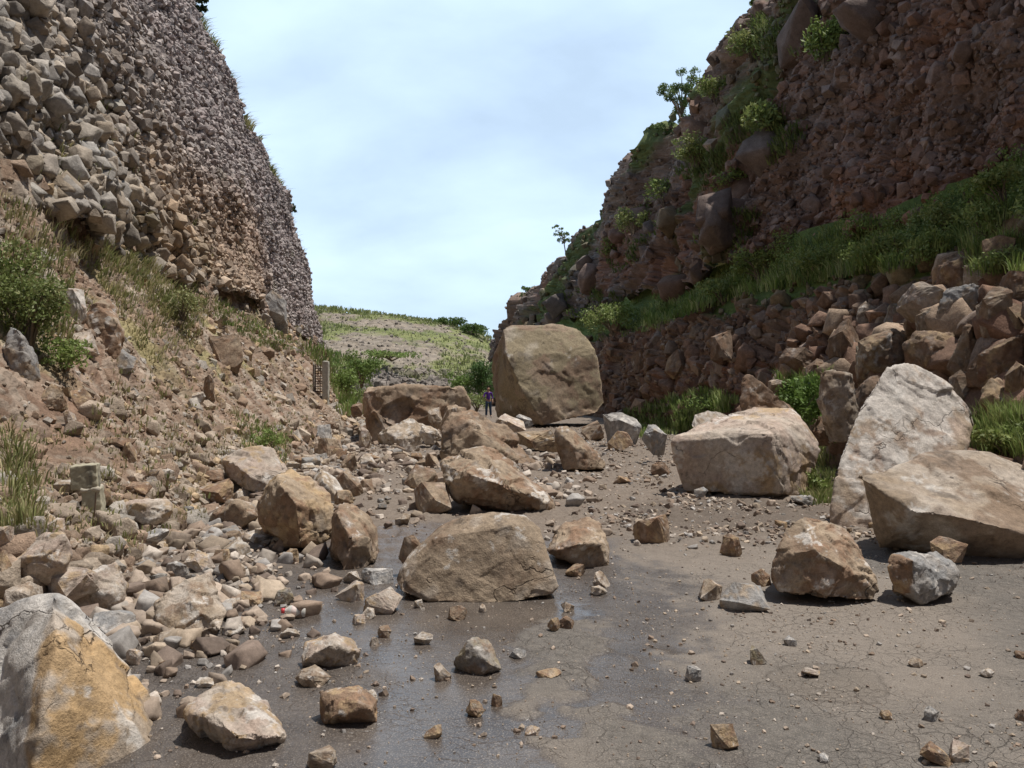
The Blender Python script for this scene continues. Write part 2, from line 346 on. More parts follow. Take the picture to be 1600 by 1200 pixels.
C = lerp(C, np.array((.17, .18, .07)), moss)
topg = sstep(4.93, 5.02, VV); C = lerp(C, np.array((.24, .25, .10)), topg * .9)
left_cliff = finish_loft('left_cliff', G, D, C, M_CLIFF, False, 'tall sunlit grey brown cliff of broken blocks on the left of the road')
NL = (left_cliff.data.polygons[0].normal)

# ---- left slope of soil and rubble
ys = rng_y(-8, 4.0, 66, 760)
vv = np.linspace(0, 3.05, 520)
G = loft_v(LEFT, ys, vv, .25)
X = G[..., 0].ravel(); Y = G[..., 1].ravel(); Z = G[..., 2].ravel(); VV = np.repeat(vv[None], len(ys), 0).ravel()
sl = VV * 1.9
b2, r2, c2 = blocks(Y, sl, .62, 121, .26); b3, r3, c3 = blocks(Y, sl, .27, 131, .13); b4, r4, c4 = blocks(Y, sl, .12, 141, .055)
rocky = sstep(-.15, .35, fbm(P3(Y, sl) * .45, 3, 101)) * .8 + .2
rocky = np.maximum(rocky, 1 - sstep(.5, 1.1, VV + .2 * fbm(P3(Y, sl) * .8, 2, 102)))
gul = fbm(P3(Y * .55 + sl * .25, sl * .12), 4, 104)
D = .55 * fbm(P3(Y, sl) * .3, 3, 105) * sstep(0, .8, VV) + .35 * gul * sstep(.3, 1.2, VV) + b2 * .15 * rocky + b3 * .2 + b4 * .5 + .06 * fbm(P3(Y, sl) * 3, 4, 106)
soil, red, pale, grs, dry = pal((.22, .155, .11), (.205, .135, .095), (.40, .34, .275), (.13, .15, .05), (.33, .29, .14))
C = lerp(np.repeat(soil[None], len(X), 0), red, sstep(-.3, .4, fbm(P3(Y, sl) * .5, 4, 110)))
C = lerp(C, pale, rocky * np.clip((c3[3] - .45) * 2.2, 0, 1) * .8)
C = lerp(C, pale * .85, np.clip((c4[3] - .6) * 2.5, 0, 1) * .6)
C = lerp(C, pale * .8, (1 - sstep(.2, .7, VV + .25 * fbm(P3(Y, sl) * 1.1, 3, 111))) * .45)
gm = sstep(.12, .38, fbm(P3(Y * .9 + sl * .5, sl * .35), 4, 112)) * sstep(.9, 1.6, VV)
C = lerp(C, dry * .8, gm * .8)
C *= (.8 + .45 * c3[1])[:, None]
left_slope = finish_loft('left_slope', G, D, C, M_SOIL, False, 'steep slope of reddish soil and rubble under the left cliff')

# ---- right bank and bench
ys = rng_y(-8, 7.0, 95, 760)
vv = np.linspace(0, 3.08, 480)
G = loft_v(RIGHT, ys, vv, .15)
X = G[..., 0].ravel(); Y = G[..., 1].ravel(); Z = G[..., 2].ravel(); VV = np.repeat(vv[None], len(ys), 0).ravel()
sl = VV * 2.3
b1, r1, c1 = blocks(Y, sl, 1.1, 211, .55); b2, r2, c2 = blocks(Y, sl, .55, 221, .30); b3, r3, c3 = blocks(Y, sl, .24, 231, .13); b4, r4, c4 = blocks(Y, sl, .11, 241, .05)
bench = sstep(1.95, 2.12, VV + .12 * fbm(P3(Y, sl) * .5, 3, 201))
rk = 1 - bench
D = .5 * fbm(P3(Y, sl) * .3, 3, 205) * sstep(0, .6, VV) + (b1 * .75 + b2 * .5 + b3 * .4 + .55 * ridge(P3(Y, sl) * .7, 4, 207) - .2) * (rk * .88 + .08) + b4 * .5
D -= bench * .25
brn, rdb, tn, gn, dg = pal((.18, .12, .085), (.20, .11, .075), (.30, .225, .165), (.13, .18, .05), (.08, .12, .035))
C = lerp(np.repeat(brn[None], len(X), 0), rdb, sstep(-.3, .3, fbm(P3(Y, sl) * .5, 4, 210)))
C = lerp(C, tn, np.clip((c2[3] - .55) * 2.4, 0, 1) * .7)
C = lerp(C, tn * .9, np.clip((c3[3] - .6) * 2.4, 0, 1) * .6)
C *= (.75 + .5 * c3[1])[:, None]
C = lerp(C, lerp(np.repeat(gn[None], len(X), 0), dg, np.clip(.5 + fbm(P3(Y, sl) * .9, 3, 215), 0, 1)), bench)
C = lerp(C, brn * .9, (1 - sstep(.15, .4, VV)) * .6)
right_bank = finish_loft('right_bank', G, D, C, M_SOIL, True, 'dark brown rock bank with a green bench above it on the right')

# ---- right cliff
ys = rng_y(-8, 9, 95, 900)
vv = np.concatenate([np.linspace(2.95, 5.0, 620), np.linspace(5.0, 6.0, 41)[1:]])
G = loft_v(RIGHT, ys, vv, .08)
X = G[..., 0].ravel(); Y = G[..., 1].ravel(); Z = G[..., 2].ravel(); VV = np.repeat(vv[None], len(ys), 0).ravel()
# beds climb towards the camera: slanted ribs
s_ = Y * .82 - Z * .57; t_ = Y * .57 + Z * .82
b0, r0, c0 = blocks(s_, t_, 5.2, 301, 1.7, 1.3); b1, r1, c1 = blocks(s_, t_, 2.2, 311, .95, 1.4); b2, r2, c2 = blocks(s_, t_, .9, 321, .42, 1.2)
b3, r3, c3 = blocks(s_, t_, .4, 331, .19); b4, r4, c4 = blocks(s_, t_, .18, 341, .08)
cong = 1 - sstep(26, 35, Y + .35 * (Z - 8) + 3 * fbm(P3(Y, Z) * .12, 3, 302))        # near part: round stones in red matrix
rq = P3(s_ * .16 + .3 * fbm(P3(s_ * .3, t_ * .3), 2, 306), t_ * .34)
D = .9 * fbm(P3(s_ * .14, t_ * .14), 4, 303) + (1.5 * ridge(rq, 5, 304, .55) + b0 * .55 + b1 * .5) * (1 - .8 * cong) + .75 * cong * ridge(P3(Y, Z) * .45, 5, 305, .55) + b1 * .3 * cong + b2 * .5 + b3 * .5 + b4 * .5 - .4
ed = sstep(5.0, 5.12, VV)
D = D * (1 - ed * .6)
rd, br, gy, dk, ts = pal((.27, .145, .10), (.20, .14, .11), (.23, .195, .175), (.09, .07, .06), (.38, .26, .19))
f1 = fbm(P3(s_, t_) * .16, 4, 350)
C = lerp(np.repeat(br[None], len(X), 0), rd, sstep(-.25, .25, f1 + .3 * cong))
C = lerp(C, gy, sstep(.0, .5, fbm(P3(s_, t_) * .2, 4, 351) + .25 * sstep(40, 60, Y)))
C = lerp(C, gy * 1.1, np.clip((c3[3] - .6) * 2.4, 0, 1) * .8 * cong)
C = lerp(C, rd * .85, cong * .45)
C = lerp(C, ts, np.clip((c2[3] - .75) * 3, 0, 1) * .55 * (1 - cong))
C = lerp(C, dk, sstep(.28, .45, fbm(P3(s_ * .5, t_ * .2), 4, 353)) * .7 * (1 - cong))
C *= (.72 + .4 * c1[1] + .3 * (c3[1] - .5))[:, None]
vg = sstep(.12, .3, fbm(P3(s_ * .12, t_ * .42), 4, 355) - .2 * (1 - sstep(30, 38, Y))) * (1 - cong)
C = lerp(C, lerp(np.repeat(gn[None] * .8, len(X), 0), dg, np.clip(.5 + fbm(P3(Y, Z), 3, 216), 0, 1)), vg * .85)
C = lerp(C, np.array((.12, .14, .05)), sstep(4.97, 5.02, VV) * .7)
rc_G, rc_vg, rc_D = G, vg.reshape(G.shape[:2]), D.reshape(G.shape[:2])
right_cliff = finish_loft('right_cliff', G, D, C, M_CLIFF, True, 'high shaded cliff of red brown rock on the right of the road')

# ---- far hillside that closes the valley
nx, ny = 420, 300
xs = np.linspace(-75, 40, nx); tt = np.linspace(0, 1, ny)
crest_x = np.array([-75, -45, -32, -28.8, -19.2, -9.6, -5, -2.9, 4, 14, 40]); crest_z = np.array([13.5, 15, 15.2, 14.9, 13.6, 12.3, 10.8, 9.4, 7.2, 6, 5])
base_y = np.interp(xs, [-75, -30, -20, -12, -4, 4, 40], [86, 80, 76, 76, 84, 96, 104])
bz = -.4
PX = np.repeat(xs[:, None], ny, 1); TT = np.repeat(tt[None], nx, 0)
PY = base_y[:, None] + (132 - base_y[:, None]) * TT
crest = np.interp(xs, crest_x, crest_z)[:, None]
prof = np.interp(TT, [0, .09, .16, .40, .75, 1.0], [0, .20, .235, .52, .88, 1.0])
# beyond the crest the hill falls away
PZ = bz + (crest - bz) * prof
G = np.stack([PX, PY, PZ], 2)
X = PX.ravel(); Y = PY.ravel(); T = TT.ravel()
b2, r2, c2 = blocks(X, T * 50, 1.1, 421, .55); b3, r3, c3 = blocks(X, T * 50, .55, 431, .28)
scree = 1 - sstep(.14, .2, T + .03 * fbm(P3(X, T * 40) * .2, 3, 432))
D = .9 * fbm(P3(X, T * 50) * .06, 3, 433) + b2 * (.25 + .9 * scree) + b3 * (.45 + .8 * scree)
stn, sgr, hg, hd = pal((.235, .195, .15), (.21, .185, .16), (.20, .22, .08), (.11, .14, .045))
C = lerp(np.repeat(stn[None], len(X), 0), sgr, np.clip(scree + c3[2] * .5, 0, 1))
C *= (.7 + .6 * c3[1])[:, None]
gm = sstep(.0, .22, fbm(P3(X * .16, T * 9), 5, 434, .6) + .26 * sstep(.84, .95, T) + .12) * (1 - scree)
low_g = sstep(.17, .2, T) * (1 - sstep(.27, .36, T + .04 * fbm(P3(X, T * 40) * .3, 2, 435))) * (1 - sstep(-14, -9, X))
gm = np.clip(gm + low_g * .9 * sstep(-.12, .12, fbm(P3(X * .25, T * 16), 4, 437)), 0, 1)
C = lerp(C, lerp(np.repeat(hg[None], len(X), 0), hd, np.clip(.4 + fbm(P3(X * .5, T * 30), 3, 436), 0, 1)), gm * .85)
C = lerp(C, hd * 1.1, sstep(.86, .93, T) * sstep(-14.5, -10, X) * (1 - sstep(-5, -2, X)) * .9)
hill_G, hill_g = G, gm.reshape(nx, ny)
hillside = finish_loft('hillside', G, D, C, M_SOIL, False, 'distant hillside of scree and grass that closes the valley')

# ---- road: cracked asphalt, wet in the middle, dusty to the right, muddy farther on
ys = np.concatenate([np.linspace(-70, -9, 30)[:-1], np.linspace(-9, 2.2, 60)[:-1], inv_y(2.2, 100, 640)])
half = np.minimum(12.0, np.abs(ys) * .95 + 3.2)
cc = np.linspace(-1, 1, 620)
PX = half[:, None] * cc[None]; PY = np.repeat(ys[:, None], len(cc), 1)
X = PX.ravel(); Y = PY.ravel()
wob = fbm(P3(X, Y) * 1.1, 6, 501, .62) * .75 + fbm(P3(X, Y) * 7, 3, 502) * .10
wet = 1 - sstep(-.30, .30, poly_sd(X, Y, [(-3.3, 1.5), (1.35, 1.5), (1.05, 3.5), (1.3, 5.0), (1.45, 6.3), (1.0, 7.4), (.8, 9.0), (-.6, 9.6), (-2.4, 9.0), (-2.6, 6), (-3.2, 4)]) + wob + .35 * fbm(P3(X, Y) * 9, 3, 533))
dryp = 1 - sstep(-.06, .06, np.hypot((X - .36) / .26, (Y - 4.75) / .6) * .3 - .34 + wob * .8 + .35 * fbm(P3(X, Y) * 4, 3, 531))
dryp = np.maximum(dryp, 1 - sstep(-.06, .06, np.hypot((X - .62) / .26, (Y - 3.5) / .34) * .3 - .36 + wob * .7 + .3 * fbm(P3(X, Y) * 4, 3, 532)))
wet = wet * (1 - dryp)
damp = (1 - sstep(-.3, .3, poly_sd(X, Y, [(1.5, 9.0), (3.9, 9.0), (4.4, 10.8), (3.6, 12), (1.6, 11.0)]) + wob)) * .8
mud = sstep(6.8, 9.2, Y + .9 * fbm(P3(X, Y) * .7, 4, 505) - .35 * np.clip(X - 1, 0, 4))
mud = np.maximum(mud, sstep(.1, .5, -X - 2.4 + .5 * fbm(P3(X, Y) * .8, 4, 507)))
pud = (1 - sstep(-.05, .05, np.hypot((X - .2) / .36, (Y - 5.85) / .34) * .4 - .4 + wob * .7))
pud = np.maximum(pud, wet * sstep(.12, .42, fbm(P3(X * .9, Y * .9), 3, 509) + .35 * (1 - sstep(1.2, 2.2, np.abs(X + .1))) + .02) * (1 - mud) * (1 - sstep(5.8, 7.2, Y)) * .8)
dust = sstep(-.35, .35, fbm(P3(X, Y) * .8, 4, 511) + .9 * (1 - sstep(.0, 1.6, np.hypot(X - 2.1, (Y - 6.3) * .8))))
relief = .010 * fbm(P3(X, Y) * 5, 4, 512) + .03 * fbm(P3(X, Y) * .8, 3, 513)
b3, r3, c3 = blocks(X, Y, .16, 520, .035); b4, r4, c4 = blocks(X, Y, .07, 521, .014)
relief += (b3 + b4) * mud * .9 + .04 * mud * fbm(P3(X, Y) * 1.5, 4, 514) + .05 * sstep(10, 20, Y) * fbm(P3(X, Y) * .5, 3, 515)
relief += b4 * .12 * (1 - mud) + .003 * fbm(P3(X, Y) * 22, 3, 516)
relief = relief * (1 - pud * .8) - .012 * pud
V = np.stack([X, Y, relief], 1)
def road_material():
    m, nt, b = base_mat('wet_asphalt'); L = nt.links.new
    A = lambda n: N(nt, 'ShaderNodeAttribute', attribute_name=n).outputs['Fac']
    tc = N(nt, 'ShaderNodeTexCoord'); ob = tc.outputs['Object']
    def noise(sc, det=6, ro=.6, dis=0):
        n = N(nt, 'ShaderNodeTexNoise'); L(ob, n.inputs['Vector']); n.inputs['Scale'].default_value = sc; n.inputs['Detail'].default_value = det; n.inputs['Roughness'].default_value = ro; n.inputs['Distortion'].default_value = dis; return n.outputs['Fac']
    def mr(x, a, b_, c, d):
        n = N(nt, 'ShaderNodeMapRange'); L(x, n.inputs[0]); n.inputs[1].default_value = a; n.inputs[2].default_value = b_; n.inputs[3].default_value = c; n.inputs[4].default_value = d; return n.outputs[0]
    def mix(f, a, b_):
        n = N(nt, 'ShaderNodeMix', data_type='RGBA')
        for s_, val in ((0, f), (6, a), (7, b_)):
            if isinstance(val, tuple): n.inputs[s_].default_value = (*val, 1)
            elif isinstance(val, (int, float)): n.inputs[s_].default_value = val
            else: L(val, n.inputs[s_])
        return n.outputs[2]
    def math_(op, a, b_):
        n = N(nt, 'ShaderNodeMath', operation=op)
        for s_, val in ((0, a), (1, b_)):
            if isinstance(val, (int, float)): n.inputs[s_].default_value = val
            else: L(val, n.inputs[s_])
        return n.outputs[0]
    # cracks: two sizes of warped cells
    nz = N(nt, 'ShaderNodeTexNoise'); L(ob, nz.inputs['Vector']); nz.inputs['Scale'].default_value = 5; nz.inputs['Detail'].default_value = 5
    wv = N(nt, 'ShaderNodeVectorMath', operation='MULTIPLY_ADD'); L(nz.outputs['Color'], wv.inputs[0]); wv.inputs[1].default_value = (.22, .22, 0); L(ob, wv.inputs[2])
    def crack(sc, wd):
        vo = N(nt, 'ShaderNodeTexVoronoi', feature='DISTANCE_TO_EDGE', voronoi_dimensions='2D'); L(wv.outputs[0], vo.inputs['Vector']); vo.inputs['Scale'].default_value = sc
        return mr(vo.outputs['Distance'], 0, wd, 1, 0)
    ck = math_('MAXIMUM', crack(4.2, .016), math_('MULTIPLY', crack(15, .045), .6))
    ck = math_('MULTIPLY', ck, mr(noise(1.3, 4), .42, .58, .08, 1))
    ck = math_('MULTIPLY', ck, math_('SUBTRACT', 1, A('mud')))
    grain = noise(140, 3, .7); mid = noise(14, 8, .7); lo = noise(2.2, 6, .6)
    dryc = mix(mr(mid, .3, .7, 0, 1), (.085, .078, .070), (.168, .153, .136))
    dryc = mix(math_('MULTIPLY', A('dust'), .65), dryc, (.25, .212, .176))
    wetc = mix(mr(lo, .35, .65, 0, 1), (.058, .048, .042), (.105, .088, .075))
    mudc = mix(mr(mid, .3, .7, 0, 1), (.125, .098, .077), (.22, .18, .145))
    c = mix(A('mud'), dryc, mudc)
    c = mix(math_('MULTIPLY', A('damp'), .75), c, (.085, .068, .055))
    c = mix(A('wet'), c, mix(math_('MULTIPLY', A('mud'), .6), wetc, (.13, .095, .07)))
    c = mix(math_('MULTIPLY', ck, mr(A('wet'), 0, 1, .6, .3)), c, (.05, .042, .036))
    rx = N(nt, 'ShaderNodeVectorMath', operation='SUBTRACT'); L(wv.outputs[0], rx.inputs[0]); rx.inputs[1].default_value = (1.72 + .11, 4.36 + .11, 0)
    rl = N(nt, 'ShaderNodeVectorMath', operation='MULTIPLY'); L(rx.outputs[0], rl.inputs[0]); rl.inputs[1].default_value = (1, 1, 0)
    ln = N(nt, 'ShaderNodeVectorMath', operation='LENGTH'); L(rl.outputs[0], ln.inputs[0])
    rd_ = math_('ABSOLUTE', math_('SUBTRACT', ln.outputs['Value'], .30), 0)
    c = mix(mr(rd_, 0, .022, .5, 0), c, (.045, .036, .03)); c = mix(mr(ln.outputs['Value'], .26, .30, .35, 0), c, (.12, .10, .08))
    # pale grit speckle
    sp = mr(grain, .54, .68, 0, .75); c = mix(sp, c, (.33, .28, .23))
    sd_ = mr(grain, .32, .45, .65, 0); c = mix(sd_, c, (.05, .04, .035))
    L(c, b.inputs['Base Color'])
    rg = mix(A('wet'), (.95, .95, .95), mix(mr(mid, .35, .6, 0, 1), (.22, .22, .22), (.5, .5, .5)))
    rg = mix(A('pud'), rg, (.07, .07, .07)); L(rg, b.inputs['Roughness'])
    sp_ = mix(A('wet'), (.2, .2, .2), (.42, .42, .42)); L(sp_, b.inputs['Specular IOR Level'])
    hgt = math_('ADD', math_('MULTIPLY', grain, .4), math_('SUBTRACT', math_('MULTIPLY', mid, .9), math_('MULTIPLY', ck, .9)))
    bp = N(nt, 'ShaderNodeBump'); bp.inputs['Distance'].default_value = .012; L(hgt, bp.inputs['Height'])
    L(math_('MULTIPLY', math_('SUBTRACT', 1, math_('MULTIPLY', A('pud'), .85)), .8), bp.inputs['Strength'])
    L(bp.outputs[0], b.inputs['Normal'])
    return m
me = mesh_from('road', V, grid_faces(len(ys), len(cc), True), road_material(), None, True, {'wet': wet, 'mud': mud, 'pud': pud, 'damp': damp, 'dust': dust})
road = tag(link('road', me), 'cracked wet asphalt road strewn with fallen rock', kind='structure')
# ground out to the horizon
gx = np.array([-1500, -200, -30, 0, 30, 200, 1500.]); gy = np.array([-1500, -200, -9, 20, 60, 140, 400, 2500.])
GX, GY = np.meshgrid(gx, gy, indexing='ij')
me = mesh_from('ground', np.stack([GX.ravel(), GY.ravel(), np.full(GX.size, -.42)], 1), grid_faces(len(gx), len(gy)), M_SOIL, np.repeat(np.array([[.22, .19, .12]]), GX.size, 0))
tag(link('ground', me), 'open ground around the gorge', kind='structure')

def bvh_of(o):
    me = o.data; n = len(me.vertices); co = np.empty(n * 3, np.float32); me.vertices.foreach_get('co', co)
    f = np.empty(len(me.loops), np.int32); me.loops.foreach_get('vertex_index', f); k = int(me.polygons[0].loop_total)
    return BVHTree.FromPolygons(co.reshape(-1, 3).tolist(), f.reshape(-1, k).tolist())
BV = {n: bvh_of(o) for n, o in (('road', road), ('left', left_slope), ('bank', right_bank))}
BV['hill'] = bvh_of(hillside)
BV['lcliff'] = bvh_of(left_cliff); BV['rcliff'] = bvh_of(right_cliff)
def pixdir(u, v): return Vector(((u - 800) / FPX, 1.0, (HZ - v) / FPX)).normalized()
def hit(u, v, names=('road', 'left', 'bank')):
    best = None; d = pixdir(u, v)
    for n in names:
        r = BV[n].ray_cast(Vector((0, 0, EYE)), d)
        if r[0] is not None and (best is None or r[3] < best[3]): best = (r[0], r[1], n, r[3])
    return best
def drop(x, y, names=('road', 'left', 'bank'), top=30):
    best = None
    for n in names:
        r = BV[n].ray_cast(Vector((x, y, top)), Vector((0, 0, -1)))
        if r[0] is not None and (best is None or r[0].z > best[0].z): best = (r[0], r[1], n)
    return best
# ================================================================== rocks
HULL_SRC = bpy.data.meshes.new('hull_tmp'); HULL_OBJ = bpy.data.objects.new('hull_tmp', HULL_SRC)
def hull(points):
    """convex hull as (verts, tris)"""
    bm = bmesh.new()
    for p in points: bm.verts.new([float(c) for c in p])
    r = bmesh.ops.convex_hull(bm, input=bm.verts[:])
    bmesh.ops.delete(bm, geom=list(set(g for g in r['geom_interior'] + r['geom_unused'] if isinstance(g, bmesh.types.BMVert))), context='VERTS')
    bmesh.ops.triangulate(bm, faces=bm.faces[:]); bmesh.ops.recalc_face_normals(bm, faces=bm.faces[:])
    bm.verts.index_update()
    V = np.array([v.co[:] for v in bm.verts]); F = np.array([[v.index for v in f.verts] for f in bm.faces]); bm.free()
    return V, F
def remesh(V, F, voxel, smooth_n=1):
    me = bpy.data.meshes.new('rm')
    me.from_pydata(V.tolist(), [], F.tolist()); me.update()
    ob = bpy.data.objects.new('rm', me); COL.objects.link(ob)
    m = ob.modifiers.new('r', 'REMESH'); m.mode = 'VOXEL'; m.voxel_size = voxel
    if smooth_n:
        s = ob.modifiers.new('s', 'SMOOTH'); s.iterations = smooth_n; s.factor = .5
    dg = bpy.context.evaluated_depsgraph_get(); ev = ob.evaluated_get(dg); em = ev.to_mesh()
    n = len(em.vertices); co = np.empty(n * 3); em.vertices.foreach_get('co', co)
    nn = np.empty(n * 3); em.vertices.foreach_get('normal', nn)
    lt = np.empty(len(em.polygons), np.int32); em.polygons.foreach_get('loop_total', lt)
    vi = np.empty(len(em.loops), np.int32); em.loops.foreach_get('vertex_index', vi)
    if (lt == 4).all(): Q = vi.reshape(-1, 4)
    else:
        Q = []; k = 0
        for c in lt: Q.append([vi[k], vi[k + 1], vi[k + 2], vi[k + 3] if c > 3 else vi[k + 2]]); k += c
        Q = np.array(Q)
    ev.to_mesh_clear(); bpy.data.objects.remove(ob); bpy.data.meshes.remove(me)
    return co.reshape(-1, 3), nn.reshape(-1, 3), Q
def hull_planes(V, F):
    a, b, c = V[F[:, 0]], V[F[:, 1]], V[F[:, 2]]; n = np.cross(b - a, c - a); l = np.linalg.norm(n, axis=1); k = l > 1e-12
    n = n[k] / l[k][:, None]; d = (n * a[k]).sum(1); return n, d
CO = dict(tan=(.36, .28, .20), brown=(.25, .175, .12), grey=(.30, .275, .25), pale=(.47, .40, .33), ochre=(.43, .31, .185), white=(.62, .58, .53), gold=(.50, .33, .16), palegrey=(.44, .42, .40),
          dark=(.13, .105, .085), rust=(.27, .17, .11), blue=(.29, .285, .28), olive=(.30, .25, .16), pink=(.42, .33, .27), darkbrown=(.17, .115, .08))
STY = {  # main, second, stain, stain amount, white amount, dark amount
    'tan': ('tan', 'pale', 'brown', .35, .22, .2), 'brown': ('brown', 'tan', 'rust', .3, .05, .3), 'grey': ('grey', 'blue', 'tan', .3, .12, .25),
    'pale': ('pale', 'tan', 'white', .35, .4, .12), 'ochre': ('tan', 'ochre', 'rust', .4, .15, .2), 'mix': ('tan', 'brown', 'rust', .5, .45, .25),
    'blue': ('blue', 'grey', 'white', .2, .2, .15), 'rust': ('brown', 'rust', 'ochre', .35, .0, .3), 'big': ('brown', 'tan', 'olive', .6, .18, .3),
    'fresh': ('pink', 'pale', 'ochre', .3, .35, .1), 'goldwhite': ('tan', 'pale', 'gold', .55, .42, .15), 'steel': ('palegrey', 'blue', 'white', .45, .45, .05),
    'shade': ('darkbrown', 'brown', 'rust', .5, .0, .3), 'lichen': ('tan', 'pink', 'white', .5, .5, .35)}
def rock_color(P, s, style, seed, fid=None, gain=1.0):
    m, m2, st, sa, wa, da = STY[style]; q = P / s
    a, b, c = (np.array(CO[k]) for k in (m, m2, st))
    t = np.clip(.5 + 2.2 * fbm(q * 3.2, 5, seed, .6), 0, 1)
    C = lerp(np.repeat(a[None], len(P), 0), b, t)
    C = lerp(C, c, sstep(.24 - sa * .6, .40 - sa * .6, fbm(q * 3.9 + 5, 6, seed + 3, .66)) * .8)
    C = lerp(C, np.array(CO['white']), sstep(.32 - wa * .42, .44 - wa * .42, fbm(q * 4.8 + 11, 6, seed + 5, .72)) * .8)
    C = lerp(C, np.array(CO['dark']), sstep(.34 - da * .4, .5 - da * .4, fbm(q * 8 + 3, 5, seed + 7, .68)) * .6)
    if fid is not None:
        r = h01(fid, fid * 0 + seed, fid * 0, 9); C = C * (.88 + .24 * r)[:, None]
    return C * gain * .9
def make_rock(hulls, seed, style, dist, name='rock', mat=None, rough=1.0, split=None, gain=1.0, size=None, smooth_n=1, facet=1.0):
    """hulls: list of point lists in world metres -> mesh centred on its base. returns mesh, location"""
    parts = [hull(h) for h in hulls]
    V = np.concatenate([p[0] for p in parts]); off = 0; Fs = []
    for p in parts: Fs.append(p[1] + off); off += len(p[0])
    F = np.concatenate(Fs)
    lo, hi = V.min(0), V.max(0); s = float(np.linalg.norm(hi - lo)) / 1.7
    loc = np.array([(lo[0] + hi[0]) / 2, (lo[1] + hi[1]) / 2, lo[2]])
    vox = max(1.5 * dist / 800.0, s / 95); vox = min(vox, s / 12)
    sharp = s / vox < 28
    if sharp:
        gs_ = [subdiv(p[0], p[1], 3) for p in parts]; o_ = 0; qs = []
        for g_ in gs_: qs.append(g_[2] + o_); o_ += len(g_[0])
        co, nn, Q = np.concatenate([g_[0] for g_ in gs_]), np.concatenate([g_[1] for g_ in gs_]), np.concatenate(qs)
    else: co, nn, Q = remesh(V, F, vox, smooth_n)
    pn, pd = hull_planes(*parts[0]); dd = co @ pn.T - pd[None]; fid = dd.argmax(1)
    # merge nearly parallel planes into one facet id
    grp = np.arange(len(pn))
    for i in range(len(pn)):
        for j in range(i):
            if pn[i] @ pn[j] > .93: grp[i] = grp[j]; break
    fid = grp[fid]
    q = (co - loc) / s; sd = seed * 13 % 9973
    warp = q + .12 * np.stack([fbm(q * 2.5 + k * 7, 3, sd + k) for k in range(3)], 1)
    d1, r, of = cells3(warp * 2.7, sd + 20); d2, r2, of2 = cells3(warp * 6.5, sd + 30)
    D = facet * .034 * ((r[:, 0] - .5) + ((r[:, 1:4] - .5) * of).sum(1) * 1.6) + facet * .020 * ((r2[:, 0] - .5) + ((r2[:, 1:4] - .5) * of2).sum(1) * 1.6)
    D += facet * .022 * fbm(q * 2.2, 3, sd + 40) + .012 * fbm(q * 8, 4, sd + 41, .6) + .006 * fbm(q * 24, 3, sd + 42, .6)
    edge = np.sort(dd, 1)[:, -2]; ed = 1 - sstep(0, .10 * s, -edge)        # chipped edges
    D -= .025 * ed * np.clip(.4 + 1.2 * fbm(q * 5, 3, sd + 44), 0, 1)
    pit = sstep(.35, .6, fbm(q * 13, 2, sd + 45)) * .006; D -= pit
    V2 = co + nn * (D * s * rough * (.6 if sharp else 1))[:, None]
    C = rock_color(co - loc, s, style, sd, fid, gain)
    C = lerp(C, np.array(CO['white']) * .9 * gain, ed * sstep(.1, .5, fbm(q * 6 + 3, 4, sd + 46)) * .22)
    C = C * (.93 + .14 * r[:, 2])[:, None]
    if split is not None:                      # ((point), (normal), style2)
        p0, n0, st2 = split; sdist = ((co - np.array(p0)) @ np.array(n0)) / s + .02 * fbm(q * 7, 3, sd + 60)
        C2 = rock_color(co - loc, s, st2, sd + 71, fid, gain); C = lerp(C, C2, sstep(-.012, .012, sdist))
    me = mesh_from(name, V2 - loc, Q, mat or M_ROCK, C, smooth=(s < .0))
    me.polygons.foreach_set('use_smooth', np.full(len(me.polygons), not sharp))
    return me, loc
def W(u, v, y): return ((u - 800) / FPX * y, y, EYE - (v - HZ) / FPX * y)
N_ROCK = 0
def place_rock(me, loc, label, group=None, cat='rock', name='rock'):
    global N_ROCK; N_ROCK += 1
    o = link(name, me, loc=loc); tag(o, label, cat, group); return o
def hero(Y, pts, seed, style, label, name='boulder', cat='boulder', group='fallen boulders on the road', **kw):
    hs = pts if isinstance(pts[0][0], (tuple, list)) else [pts]
    hulls = [[W(u, v, Y + d) for u, v, d in h] for h in hs]
    if 'split' in kw and kw['split']:
        (su, sv, sdy), n0, st2 = kw['split']; kw['split'] = (W(su, sv, Y + sdy), n0, st2)
    me, loc = make_rock(hulls, seed, style, Y, name, **kw)
    return place_rock(me, loc, label, group, cat, name)
def blocky(seed, n=5, jit=.38, tilt=.5):
    r = np.random.default_rng(seed * 7 + 1); P = []
    for a in (-1, 1):
        for b in (-1, 1):
            for c in (-1, 1): P.append(np.array([a, b, c]) * (1 - jit * r.random(3)))
    for k in range(n):
        d = r.normal(size=3); d /= np.linalg.norm(d); P.append(d * (1.05 + .25 * r.random()))
    P = np.array(P)
    if seed % 3 and n <= 4:
        P = r.normal(size=(20, 3)); P /= np.abs(P).max(1, keepdims=True) ** .6 * np.linalg.norm(P, axis=1, keepdims=True) ** .4; P *= np.array([1.15, 1, .95]) * (.80 + .26 * r.random((20, 1)))
    e = r.normal(size=3) * tilt * .5; M = np.array(Matrix.Rotation(r.random() * 6.28, 3, 'Z') @ Matrix.Rotation(e[0], 3, 'X') @ Matrix.Rotation(e[1], 3, 'Y'))
    P = P @ M.T; lo, hi = P.min(0), P.max(0); return (P - lo) / (hi - lo)            # unit box
